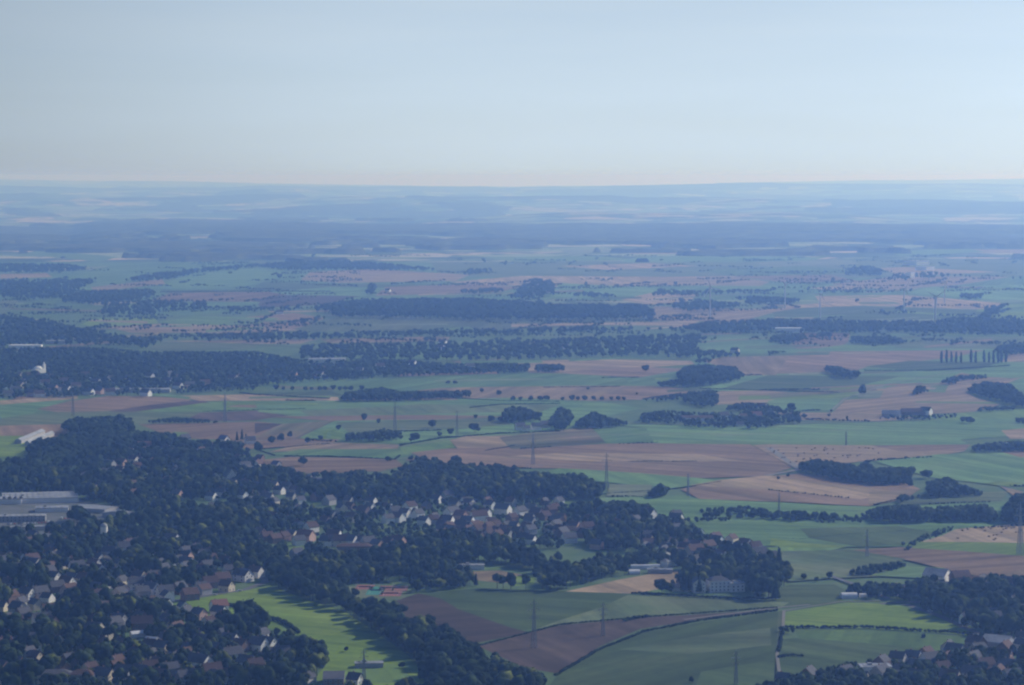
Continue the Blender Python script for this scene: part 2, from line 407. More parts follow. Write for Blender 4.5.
f('tan', (415, 391), (440, 388), (570, 386), (655, 386), (690, 390), (710, 395), (620, 401), (570, 402), (512, 399), (465, 398))
f('brown', (600, 395), (625, 389), (665, 387), (700, 391), (640, 400), (600, 399))
f('tan', (712, 395), (722, 391), (768, 391), (835, 397), (835, 400), (780, 402), (715, 405))
f('deep', (768, 375), (835, 376), (900, 377), (870, 383), (830, 392), (720, 389))
f('bright', (828, 392), (832, 387), (862, 386), (858, 398), (840, 398)); f('pale', (862, 386), (885, 386), (882, 397), (858, 398))
f('tan', (885, 388), (900, 385), (940, 383), (962, 373), (985, 377), (1020, 379), (1000, 386), (965, 392), (975, 398), (1000, 405), (970, 413), (880, 415), (832, 413), (845, 400), (880, 398))
f('green', (768, 401), (790, 397), (842, 399), (833, 410), (790, 412), (768, 408)); f('lush', (925, 392), (935, 384), (950, 384), (945, 393))
f('tan', (775, 413), (830, 413), (920, 418), (880, 422), (800, 420))
f('lush', (915, 417), (1000, 410), (1084, 408), (1084, 424), (940, 424))
f('green', (0, 418), (0, 399), (70, 398), (55, 406), (30, 414)); f('green', (-60, 399), (0, 399), (0, 418), (-60, 420))
f('brown', (37, 409), (70, 401), (110, 396), (190, 397), (190, 402), (135, 410), (60, 413))
f('dark', (110, 411), (150, 405), (200, 400), (210, 402), (160, 410), (120, 414))
f('lush', (135, 412), (175, 407), (210, 402), (258, 401), (340, 402), (330, 408), (200, 412))
f('tan', (175, 396), (256, 394), (338, 397), (340, 401), (256, 401), (200, 401)); f('deep', (225, 394), (330, 391), (345, 396), (256, 395))
f('brown', (225, 407), (256, 403), (290, 405), (256, 408)); 
f('olive', (-60, 421), (0, 419), (60, 412), (135, 412), (200, 412), (330, 410), (330, 416), (200, 424), (70, 425), (0, 428), (-60, 430))
f('brown', (-60, 432), (0, 426), (72, 424), (66, 436), (30, 439), (-60, 440))
f('brown', (138, 424), (190, 423), (258, 422), (282, 424), (258, 436), (240, 440), (175, 438)); f('dark', (200, 413), (258, 411), (310, 413), (256, 420), (180, 422))
f('bright', (-60, 438), (0, 436), (30, 436), (22, 456), (-60, 458)); f('lush', (165, 437), (175, 432), (190, 433), (175, 438))
f('green', (256, 402), (512, 398), (600, 402), (640, 408), (560, 430), (440, 446), (300, 438), (330, 420), (258, 412))
f('olive', (300, 411), (420, 405), (560, 405), (540, 412), (420, 414), (310, 416)); f('brown', (270, 417), (430, 415), (510, 417), (430, 420), (330, 421))
f('olive', (335, 423), (430, 420), (500, 418), (512, 425), (450, 430), (350, 434))
f('mixed', (256, 438), (282, 424), (336, 421), (300, 438), (270, 442)); f('dark', (256, 423), (282, 424), (256, 434))
f('lush', (300, 438), (325, 428), (350, 434), (345, 442), (308, 441)); f('brown', (200, 443), (256, 438), (340, 440), (325, 446), (250, 449))
f('tan', (270, 452), (300, 445), (330, 443), (398, 445), (398, 449), (320, 451)); f('green', (270, 455), (300, 450), (398, 449), (410, 455), (400, 459), (330, 457))
f('brown', (258, 461), (290, 457), (395, 460), (405, 466), (380, 472), (300, 474), (256, 468))
f('lush', (400, 448), (410, 443), (448, 439), (455, 447), (430, 452), (405, 455))
f('tan', (450, 441), (465, 437), (512, 436), (515, 446), (480, 452), (458, 449)); f('brown', (410, 453), (445, 449), (512, 447), (512, 452), (440, 456), (420, 457))
f('mixed', (500, 438), (540, 432), (592, 428), (606, 443), (560, 447), (512, 450)); f('green', (592, 428), (615, 426), (645, 429), (658, 443), (606, 445))
f('green', (615, 425), (768, 426), (1024, 418), (1084, 422), (1084, 432), (960, 440), (970, 446), (768, 447), (655, 444), (645, 429))
f('lush', (655, 444), (700, 442), (900, 443), (860, 448), (745, 447)); f('tan', (1000, 431), (1024, 429), (1084, 430), (1084, 440), (1010, 439))
f('brown', (405, 461), (430, 455), (512, 450), (560, 447), (606, 444), (655, 444), (750, 445), (775, 458), (792, 468), (765, 477), (700, 479), (640, 474), (560, 469), (450, 468))
f('tan', (480, 458), (560, 454), (700, 455), (740, 462), (600, 462))
f('tan', (752, 446), (768, 445), (840, 446), (970, 445), (965, 452), (930, 458), (860, 462), (800, 470), (790, 466), (770, 455))
f('brown', (870, 446), (970, 445), (965, 451), (900, 452))
f('green', (545, 473), (560, 469), (640, 474), (700, 479), (722, 482), (670, 489), (600, 482))
f('green', (875, 462), (940, 455), (1084, 451), (1084, 488), (1000, 486), (930, 478)); f('brown', (1000, 452), (1084, 450), (1084, 458), (1020, 458))
f('pale', (610, 485), (652, 486), (648, 498), (606, 497)); 
f('brown', (680, 490), (720, 482), (765, 477), (800, 474), (910, 485), (920, 490), (905, 500), (868, 507), (790, 503), (700, 500))
f('tan', (690, 486), (720, 481), (770, 476), (850, 487), (900, 492), (860, 500), (760, 490)) ; f('tan', (870, 493), (920, 490), (900, 500), (868, 507))
f('lush', (525, 503), (530, 499), (560, 500), (602, 502), (600, 508), (570, 512), (565, 507))
f('green', (600, 499), (680, 496), (700, 500), (870, 508), (1084, 500), (1084, 524), (960, 530), (930, 545), (900, 548), (800, 548), (700, 545), (690, 520), (640, 515), (600, 512))
f('olive', (895, 500), (930, 494), (1010, 492), (1000, 503), (900, 505)); f('bright', (980, 484), (1000, 482), (1024, 484), (1010, 488)); f('tan', (1000, 487), (1024, 493), (1015, 497))
f('deep', (800, 530), (900, 527), (940, 535), (905, 546), (860, 548), (810, 540)); f('bright', (772, 540), (800, 544), (850, 547), (835, 551), (790, 551), (770, 546))
f('tan', (915, 544), (940, 537), (955, 530), (1024, 524), (1084, 522), (1084, 544), (1024, 544))
f('bright', (900, 549), (918, 543), (1024, 544), (1084, 545), (1084, 558), (1024, 557), (960, 553))
f('brown', (848, 552), (900, 549), (960, 552), (1024, 557), (1084, 558), (1084, 575), (1024, 577), (990, 579), (960, 574), (910, 562))
f('olive', (780, 551), (850, 551), (905, 560), (880, 577), (790, 583), (770, 570)); f('green', (870, 577), (905, 567), (945, 569), (925, 580))
f('tan', (990, 579), (1024, 571), (1084, 570), (1084, 578)); f('lush', (1000, 581), (1084, 576), (1084, 590), (1015, 589))
# --- nearest
f('deep', (770, 592), (790, 585), (835, 584), (850, 592), (840, 602), (785, 608), (772, 602))
f('bright', (784, 628), (785, 612), (845, 603), (892, 603), (930, 615), (985, 636), (940, 633), (870, 628))
f('lush', (796, 631), (870, 629), (940, 635), (985, 638), (965, 648), (935, 651), (880, 644), (800, 640))
f('deep', (779, 640), (800, 638), (880, 644), (935, 650), (890, 664), (840, 673), (780, 680), (760, 690), (690, 700), (700, 670), (774, 655))
f('deep', (414, 594), (480, 588), (560, 591), (630, 594), (600, 612), (540, 628), (512, 632), (470, 620), (440, 600))
f('olive', (628, 595), (700, 597), (790, 603), (778, 609), (700, 615), (620, 622), (560, 625), (528, 633), (560, 620), (600, 608))
f('dark', (386, 604), (418, 593), (440, 599), (458, 610), (512, 628), (530, 632), (480, 643), (450, 641), (415, 622))
f('tan', (565, 592), (620, 580), (668, 571), (708, 571), (705, 580), (665, 590), (632, 594))
f('lush', (640, 592), (668, 588), (690, 594), (655, 596))
f('dark', (478, 646), (530, 633), (560, 625), (640, 618), (778, 609), (700, 620), (640, 629), (600, 647), (560, 674), (525, 668), (495, 655))
f('dark', (500, 640), (560, 626), (600, 624), (580, 632), (530, 642))
f('deep', (556, 676), (600, 650), (645, 632), (700, 622), (778, 612), (776, 660), (700, 672), (690, 700), (540, 700))
f('olive', (620, 650), (700, 636), (770, 628), (772, 645), (690, 655)) 
f('olive', (774, 690), (778, 612), (784, 611), (782, 640), (776, 655))
f('bright', (160, 606), (200, 598), (245, 591), (270, 586), (300, 597), (345, 613), (382, 636), (410, 657), (422, 672), (424, 692), (300, 700), (318, 676), (326, 664), (322, 650), (304, 645), (288, 634), (252, 624), (212, 620), (168, 615))
f('lush', (345, 683), (352, 668), (405, 664), (412, 682))
f('lush', (37, 476), (60, 471), (80, 466), (75, 478), (55, 482)); f('lush', (355, 480), (392, 478), (395, 486), (365, 486)); f('bright', (275, 540), (330, 548), (330, 556), (280, 552))
f('tan', (448, 572), (500, 571), (532, 576), (530, 582), (500, 583), (470, 579)); f('lush', (472, 566), (500, 565), (500, 569), (475, 570))
f('bright', (505, 577), (535, 574), (535, 584), (515, 586)); f('bright', (575, 574), (585, 573), (582, 582)); f('bright', (553, 580), (580, 578), (580, 586), (560, 586))
f('lush', (768, 549), (840, 549), (830, 552), (770, 553))
f('pale', (345, 587), (395, 586), (415, 592), (400, 600), (350, 598))
f('brown', (170, 606), (60, 600), (150, 590), (160, 602))

# narrow strips and lanes between the bigger fields, following the lie of the land
for i in range(95):
    py = 285 + 120 * random.random() ** .9; px = random.uniform(-20, 1040); wpx = random.uniform(25, 120); hp = random.uniform(.8, 2.6) * (.6 + (py - 260) / 160); sl = random.gauss(-.03, .045)
    if inside([(0, 430), (140, 410), (300, 455), (600, 470), (600, 480), (0, 480)], [px], [py])[0]: continue
    k_ = random.choices(('bright', 'lush', 'green', 'pale', 'tan', 'brown', 'deep', 'mixed', 'olive'), (3, 4, 3, 3, 3, 2, 3, 3, 2))[0]
    sk_ = random.uniform(-6, 6); q = [(px, py), (px + wpx, py + sl * wpx), (px + wpx + sk_, py + sl * wpx + hp), (px + sk_ * .4, py + hp * random.uniform(.7, 1.2))]
    sheet(NM[k_], [P(*a) for a in densify(q, 30)], M[k_])
for i in range(26):
    py = random.uniform(275, 470); px = random.uniform(0, 900); a = random.gauss(-.02, .05); pts = [(px, py)]
    for k in range(random.randint(3, 7)): pts.append((pts[-1][0] + 30, pts[-1][1] + 30 * a + random.uniform(-.7, .7)))
    strip('track', 'track', pts, 3.2)
for pts, w in (([(155, 604), (200, 597), (245, 590), (266, 582), (262, 574)], 7), ([(905, 604), (940, 616), (985, 637), (1010, 645)], 7), ([(880, 604), (905, 602), (1084, 606)], 6),
               ([(985, 640), (1010, 625), (1060, 612)], 7), ([(300, 574), (350, 556), (360, 552)], 6), ([(270, 548), (330, 556), (400, 560)], 5), ([(0, 602), (60, 600), (155, 604)], 8),
               ([(830, 577), (850, 584), (888, 600)], 5)):
    strip('road', 'road', pts, w)
for pts, w in (([(783, 700), (777, 655), (783, 628), (784, 611), (840, 602), (884, 601)], 2.4), ([(768, 476), (800, 470), (768, 448)], 9), ([(640, 424), (768, 424), (940, 420)], 3.4),
               ([(830, 412), (845, 399), (885, 385), (960, 371)], 3.4), ([(250, 440), (400, 447), (450, 440), (600, 428)], 3.4), ([(684, 620), (778, 608), (810, 605)], 3.4)):
    strip('track', 'track', pts, w)
# factory yard left
YARD = [(-20, 496), (60, 495), (104, 505), (126, 515), (118, 530), (60, 533), (-20, 535)]
sheet('yard', [P(*p) for p in YARD], M['yard'])

# ------------------------------------------------------------------ trees
def ico(sub):
    bm = bmesh.new(); bmesh.ops.create_icosphere(bm, subdivisions=sub, radius=1)
    V = np.array([v.co[:] for v in bm.verts]); T = np.array([[v.index for v in f_.verts] for f_ in bm.faces]); bm.free(); return V, T
ICO = {1: ico(1), 2: ico(2)}
def cyl(r0, r1, z0, z1, n=5, dx=0, dy=0):
    a = np.arange(n) * 2 * np.pi / n
    V = np.concatenate([np.stack([r0 * np.cos(a), r0 * np.sin(a), z0 + 0 * a], -1), np.stack([dx + r1 * np.cos(a), dy + r1 * np.sin(a), z1 + 0 * a], -1)])
    T = [];
    for k in range(n): k2 = (k + 1) % n; T += [[k, k2, n + k2], [k, n + k2, n + k]]
    return V, np.array(T)
def join(parts):
    Vs, Ts, n = [], [], 0
    for V, T in parts: Vs.append(V); Ts.append(T + n); n += len(V)
    return np.concatenate(Vs), np.concatenate(Ts)
def crown(g, lobes, sub, leaves, kind='round', leaf=.035):
    parts = []; cs = []
    for i in range(lobes):
        if kind == 'round':
            a = g.uniform(0, 2 * np.pi); rr = g.uniform(.06, .27) if i else 0; zc = g.uniform(.36, .76) if i else .60
            rr *= 1.15 - .5 * abs(zc - .5); s = g.uniform(.15, .24) if i else .27
            c = np.array([rr * np.cos(a), rr * np.sin(a), zc]); rad = np.array([s, s, s * g.uniform(.8, 1.05)])
        elif kind == 'poplar':
            zc = .14 + .8 * (i + .5) / lobes; s = .085 * (1 - abs(zc - .45) ** 2 * 1.9)
            c = np.array([g.uniform(-.02, .02), g.uniform(-.02, .02), zc]); rad = np.array([s, s, .14])
        else:
            zc = .15 + .72 * i / max(1, lobes - 1); s = .24 * (1.04 - zc) + .02
            c = np.array([0, 0, zc]); rad = np.array([s, s, .12])
        V, T = ICO[sub]
        d = 1 + g.uniform(-.22, .22, len(V))[:, None]
        parts.append((V * d * rad + c, T)); cs.append((c, rad))
    for _ in range(leaves):
        c, rad = cs[g.integers(len(cs))]; n = g.normal(size=3); n /= np.linalg.norm(n)
        p = c + n * rad * g.uniform(.95, 1.25); u = g.normal(size=3); u /= np.linalg.norm(u); w = np.cross(n, u)
        s = g.uniform(.6, 1.4) * leaf
        parts.append((np.array([p + u * s, p - u * s * .6 + w * s, p - u * s * .5 - w * s * .9]), np.array([[0, 1, 2]])))
    V, T = join(parts); V[:, 2] = np.maximum(V[:, 2], .08); return V, T
def trunk(g, s=1.0):
    ps = [cyl(.022 * s, .014 * s, 0, .45)]
    for k in range(4):
        a = g.uniform(0, 6.28); ps.append((lambda V, T: (V + np.array([0, 0, 0]), T))(*cyl(.011 * s, .005 * s, .25, .55 + .1 * g.random(), 4, .14 * math.cos(a), .14 * math.sin(a))))
    return join(ps)
gg = np.random.default_rng(3)
LOD = {0: [(crown(gg, 9, 2, 320), trunk(gg)) for _ in range(7)],
       1: [(crown(gg, 6, 2, 70, leaf=.045), trunk(gg)) for _ in range(6)],
       2: [(crown(gg, 5, 1, 12, leaf=.06), cyl(.03, .02, 0, .4, 3)) for _ in range(6)]}
POP = [(crown(gg, 9, 2, 120, 'poplar', .03), trunk(gg, .7)) for _ in range(3)]
CON = [(crown(gg, 7, 2, 160, 'conifer', .04), cyl(.02, .006, 0, .9)) for _ in range(3)]

def instances(trees, lod, wmul=1.0):
    """trees: array (x,y,h,wscale,rot) -> merged mesh arrays"""
    Vs, Ts, Ms, n = [], [], [], 0
    trees = np.asarray(trees, float); vi = rng.integers(0, len(LOD[lod]), len(trees))
    for k, ((cV, cT), (tV, tT)) in enumerate(LOD[lod]):
        t = trees[vi == k]
        if not len(t): continue
        V0, T0 = join([(cV, cT), (tV, tT)]); m0 = np.concatenate([np.zeros(len(cT), int), np.ones(len(tT), int)])
        c, s = np.cos(t[:, 4])[:, None], np.sin(t[:, 4])[:, None]; h = t[:, 2][:, None]; w = h * t[:, 3][:, None]
        X = (V0[:, 0] * c - V0[:, 1] * s) * w + t[:, 0][:, None]; Y = (V0[:, 0] * s + V0[:, 1] * c) * w + t[:, 1][:, None]; Z = V0[:, 2] * h + terrain(t[:, 0], t[:, 1])[:, None]
        V = np.stack([X, Y, Z], -1).reshape(-1, 3)
        T = (T0[None] + (np.arange(len(t)) * len(V0))[:, None, None]).reshape(-1, 3) + n
        Vs.append(V); Ts.append(T); Ms.append(np.tile(m0, len(t))); n += len(V)
    return np.concatenate(Vs), np.concatenate(Ts), np.concatenate(Ms)

def fill(outline, hmin, hmax, spacing, dens=1.0):
    """trees whose foot and top both fall inside the traced outline"""
    w = [P(*p) for p in outline]; x0, x1, y0, y1 = bbox(w); x0 -= 5; x1 += 5
    k = np.arange(x0, x1, spacing); l = np.arange(y0, y1, spacing)
    X, Y = np.meshgrid(k, l); X = X.ravel(); Y = Y.ravel()
    X = X + rng.uniform(-.45, .45, X.shape) * spacing; Y = Y + rng.uniform(-.45, .45, X.shape) * spacing
    h = rng.uniform(hmin, hmax, X.shape)
    bx, by = PIX(X, Y, 0 * X); tx, ty = PIX(X, Y, h * .93)
    ok = inside(outline, bx, by) & inside(outline, tx, ty) & (rng.random(X.shape) < dens)
    return np.stack([X, Y, h, rng.uniform(.68, 1.08, X.shape), rng.uniform(0, 6.28, X.shape)], -1)[ok]

# ------------------------------------------------------------------ words that single a thing out
LM = [(383, 590, 'the tennis courts'), (300, 625, 'the bright meadow'), (45, 510, 'the factory halls'), (718, 588, 'the white manor'), (885, 618, 'the striped meadow'),
      (850, 597, 'the arched tent'), (634, 573, 'the white tents'), (560, 505, 'the village glade'), (500, 575, 'the sports ground'), (662, 590, 'the field-corner tree'),
      (38, 440, 'the slanting halls'), (145, 449, 'the orange-roofed cottage'), (230, 481, 'the steep chapel'), (460, 520, 'the orange village house'), (350, 545, 'the gable row'),
      (525, 430, 'the shed hamlet'), (755, 418, 'the brown-roofed farm'), (915, 414, 'the dark barn'), (534, 648, 'the nearest pylon'), (110, 385, 'the far greenhouses'), (38, 371, 'the domed church'),
      (180, 420, 'the short hedge wood'), (370, 434, 'the field bushes'), (810, 590, 'the small paddock'), (937, 581, 'the grey-roofed barn'), (998, 648, 'the corner hall'), (875, 671, 'the flat-roofed depot'),
      (219, 612, 'the meadow-edge house'), (60, 682, 'the apartment blocks'), (145, 640, 'the shed pair'), (263, 650, 'the pale-verged houses'), (334, 684, 'the dark-roofed hall'),
      (104, 540, 'the pale silo'), (548, 370, 'the square copse'), (700, 378, 'the rounded wood'), (388, 292, 'the white farmhouse'), (470, 310, 'the long wood'), (975, 357, 'the poplar row'), (860, 472, 'the brown-field wood'),
      (945, 490, 'the sloping wood'), (420, 640, 'the tree belt'), (660, 573, 'the grey warehouse'), (779, 512, 'the short pylon'), (230, 645, 'the slim gable'), (472, 569, 'the clubhouse'), (369, 667, 'the low pavilion'), (319, 483, 'the dark flat hall'), (524, 543, 'the bright gable pair')]
LABELS = {}      # base label -> list of (px, object)
def relation(px, py, skip=None):
    c = sorted((math.hypot(px - a, (py - b_) * 2.2), a, b_, n) for a, b_, n in LM if n != skip)[0]
    d, a, b_, n = c; dx, dy = px - a, (py - b_) * 2.2
    if d < 9: return 'right beside ' + n
    side = (('right of ' if dx > 0 else 'left of ') if abs(dx) > abs(dy) else ('below ' if dy > 0 else 'above '))
    return ('just ' if d < 22 else '' if d < 55 else 'far ') + side + n
def auto(o, desc, cat, group, px, py):
    o['category'] = cat
    if group: o['group'] = group
    LABELS.setdefault(desc + ' ' + relation(px, py), []).append((px, o))
ORD = ['leftmost'] + [q + ' from left' for q in 'second third fourth fifth sixth seventh eighth ninth tenth eleventh twelfth thirteenth fourteenth fifteenth sixteenth seventeenth eighteenth nineteenth twentieth'.split()]
def write_labels():
    pass
    for k, l in LABELS.items():
        l.sort(key=lambda t: t[0])
        for i, (_, o) in enumerate(l):
            t_ = k if len(l) == 1 else k + ', ' + (ORD[i] if i < len(ORD) else 'rightmost'); o['label'] = t_ if len(t_.split()) <= 16 else t_.replace('far ', '').replace(' from left', '')

# ------------------------------------------------------------------ buildings
MC = {}
def cached(key, fn):
    if key not in MC: MC[key] = fn()
    return MC[key]
FOOT = []       # (x, y, radius, clear depth in front)
def wall_mesh(w, d, e, r, mt, typ):
    b = MB(); x, y = w / 2, d / 2
    if typ == 'gable':
        b.v = [(-x, -y, -1), (x, -y, -1), (x, y, -1), (-x, y, -1), (-x, -y, e), (x, -y, e), (x, y, e), (-x, y, e), (0, -y, r), (0, y, r)]
        b.f = [(0, 1, 5, 8, 4), (2, 3, 7, 9, 6), (1, 2, 6, 5), (3, 0, 4, 7), (4, 8, 9, 7), (5, 6, 9, 8), (3, 2, 1, 0)]
    else: b.box(-x, x, -y, y, -1, e)
    return b.mesh('wall', mt)
def roof_mesh(w, d, e, r, mt, typ):
    b = MB(); x, y, t = w / 2, d / 2, .3; o = .45
    if typ == 'gable':
        s = (r - e) / x
        for q in (-1, 1):
            A = [(q * (x + o), e - o * s), (0, r), (0, r + t), (q * (x + o), e - o * s + t)]
            n = len(b.v)
            b.v += [(a, -y - o, z + .03) for a, z in A] + [(a, y + o, z + .03) for a, z in A]
            for f_ in ((0, 1, 2, 3), (7, 6, 5, 4), (0, 4, 5, 1), (1, 5, 6, 2), (2, 6, 7, 3), (3, 7, 4, 0)): b.f.append(tuple(n + i for i in f_))
    elif typ == 'hip':
        k = min(x, y) * .95; X, Y = x + o, y + o
        tx, ty = max(X - k - o, 0.2), max(Y - k - o, .2)
        b.v = [(-X, -Y, e + .02), (X, -Y, e + .02), (X, Y, e + .02), (-X, Y, e + .02), (-tx, -ty, r), (tx, -ty, r), (tx, ty, r), (-tx, ty, r)]
        b.f = [(3, 2, 1, 0), (4, 5, 6, 7), (0, 1, 5, 4), (1, 2, 6, 5), (2, 3, 7, 6), (3, 0, 4, 7)]
    else:
        b.box(-x - .3, x + .3, -y - .3, y + .3, e + .01, e + .6)
        if w > 20:
            for i in range(int(w // 6)):
                xx = -x + 6 * i + 2.5
                b.box(xx, xx + 1.6, -y * .75, y * .7, e + .61, e + 1.0)
        b.box(-x * .5, -x * .5 + 3, -y * .2, -y * .2 + 3, e + 1.01, e + 2.2)
    return b.mesh('roof', mt)
def building(name, px, py, w, d, e, r, rz, wall, roof, typ='gable', chimney=True, wins=0, door=False, clear=None, depth=None):
    x, y = P(px, py)
    o = link(name, None, loc=(x, y, 0), rz=R(rz))
    wm = link('wall', cached(('w', w, d, e, r, wall, typ), lambda: wall_mesh(w, d, e, r, M[wall], typ)), o)
    rm = link('roof', cached(('r', w, d, e, r, roof, typ), lambda: roof_mesh(w, d, e, r, M[roof], typ)), o)
    if chimney and typ != 'flat':
        zc = e + (r - e) * .6
        link('chimney', cached(('c', roof), lambda: MB().box(-.35, .35, -.45, .45, -1.2, 2.4).box(-.45, .45, -.55, .55, 2.4, 2.6).mesh('chimney', M['w_brick'])), rm, loc=(w * .17, d * .2, zc))
    if wins:
        ww, wh = 1.2, 1.4
        fr = cached('wf', lambda: MB().box(-.7, .7, -.04, .02, 0, .1).box(-.7, .7, -.04, .02, 1.4, 1.5).box(-.7, -.6, -.04, .02, .1, 1.4).box(.6, .7, -.04, .02, .1, 1.4).mesh('window', M['frame']))
        gl = cached('wg', lambda: MB().box(-.6, .6, -.02, .01, .1, 1.4).mesh('pane', M['glass']))
        spots = []
        fl = max(1, int(e // 2.7)); n1 = max(1, min(wins, int(w // 3.2))); n2 = max(1, min(wins, int(d // 3.2)))
        for k in range(fl):
            for i in range(n1): spots.append((-w / 2 + w * (i + .5) / n1, -d / 2, 1 + k * 2.8, 0))
            for i in range(n2): spots.append((w / 2, -d / 2 + d * (i + .5) / n2, 1 + k * 2.8, math.pi / 2))
            for i in range(n2): spots.append((-w / 2, -d / 2 + d * (i + .5) / n2, 1 + k * 2.8, -math.pi / 2))
        if typ == 'gable' and r - e > 3: spots.append((0, -d / 2, e + .4, 0))
        for sx_, sy_, sz_, a in spots[:96]:
            q = link('window', fr, o, loc=(sx_ + .03 * math.sin(a), sy_ - .03 * math.cos(a), sz_), rz=a); link('pane', gl, q)
    if door: link('door', cached('door', lambda: MB().box(-.55, .55, -.05, .03, 0, 2.1).mesh('door', M['wood'])), o, loc=(w / 2 + .02, d * .12, 0), rz=math.pi / 2)
    FOOT.append((x, y, max(w, d) * .5, clear if clear is not None else 0, w * .5 + d * .3, depth or e))
    return o
CN = dict(w_white='white', w_cream='cream', w_pink='pinkish', w_brick='brick', w_grey='grey')
RN = dict(r_grey='slate roof', r_red='red roof', r_orange='orange roof', r_brown='brown roof', r_flat='flat grey roof', r_white='white roof')
SZ = [(9, 11, 5.2, 9.2), (10, 13, 5.6, 10.2), (8.5, 9.5, 4, 8), (11, 16, 6, 11)]
NH = [0]
def house(px, py, wall, roof, size=0, rz=None, clear=13, grp='houses of the town and villages', desc=None):
    w, d, e, r = SZ[size]; D = P(px, py)[1]
    if rz is None: rz = random.choice((35, 52, 60, 125, 142, 150)) + random.uniform(-8, 8)
    if py > 630 or px > 890: clear = min(clear, 4)
    elif px < 330 and py < 600 and clear == 13: clear = 24
    o = building('house', px, py, w, d, e, r, rz, wall, roof, wins=2 if D < 2350 else 0, door=D < 2350, chimney=D < 3600, clear=clear)
    auto(o, desc or f"{['small', 'broad', 'low', 'large'][size]} {CN[wall]} house, {RN[roof]},", 'house', grp, px, py); NH[0] += 1
    return o
def one(o, lab, cat, group=None): return tag(o, lab, cat, group)

W_, C_, K_, B_, G_ = 'w_white', 'w_cream', 'w_pink', 'w_brick', 'w_grey'
g_, r_, o_, b_ = 'r_grey', 'r_red', 'r_orange', 'r_brown'
# row of gables behind the belt, and the middle village
for a in ((260, 538, K_, b_, 1, 40), (275, 543, B_, b_, 0, 130), (291, 539, C_, g_, 0, 60), (306, 541, K_, o_, 3, 58), (299, 545, W_, g_, 0, 120), (311, 532, W_, r_, 1, 140), (327, 546, W_, g_, 1, 66),
          (334, 540, W_, r_, 1, 70), (349, 546, W_, g_, 3, 60), (360, 546, W_, g_, 1, 62), (368, 547, G_, g_, 1, 125), (377, 549, K_, g_, 0, 50), (388, 547, K_, r_, 0, 55), (398, 546, K_, b_, 1, 57),
          (297, 558, G_, g_, 0, 130), (267, 541, B_, b_, 0, 120), (284, 541, B_, r_, 0, 150),
          (398, 522, W_, b_, 1, 50), (388, 523, W_, g_, 0, 130), (410, 511, W_, r_, 1, 140), (405, 517, W_, b_, 0, 55), (424, 525, W_, g_, 0, 56), (447, 525, W_, r_, 1, 66), (461, 520, K_, o_, 1, 50), (452, 517, W_, g_, 3, 140),
          (479, 521, W_, b_, 3, 110), (469, 507, W_, r_, 0, 55), (503, 514, W_, g_, 3, 60), (520, 516, W_, g_, 1, 140), (511, 506, G_, b_, 0, 50), (491, 525, W_, r_, 2, 110), (524, 543, W_, g_, 1, 62), (530, 544, W_, g_, 0, 60),
          (475, 530, W_, b_, 0, 140), (530, 534, G_, g_, 0, 130), (433, 524, G_, r_, 0, 120), (537, 517, B_, r_, 1, 50), (485, 517, W_, b_, 0, 55), (436, 503, W_, g_, 0, 60), (448, 499, W_, g_, 0, 120),
          (490, 509, W_, r_, 0, 50), (545, 520, B_, r_, 0, 140), (551, 514, B_, r_, 0, 130), (560, 522, B_, b_, 0, 60), (512, 522, B_, r_, 0, 140), (418, 518, W_, g_, 0, 140), (395, 515, G_, g_, 0, 120), (455, 508, G_, g_, 0, 50)):
    house(*a, clear=72 if a[0] > 270 and a[1] > 535 and a[0] < 402 else 24)
for i in range(26):  # terraces of dark roofs in the middle village
    house(440 + (i % 9) * 9.5 + random.uniform(-2, 2), 529 + (i // 9) * 4.6 + random.uniform(-1, 1), random.choice((B_, G_, C_, B_)), random.choice((b_, g_, r_)), 2, random.choice((55, 140)), 12)
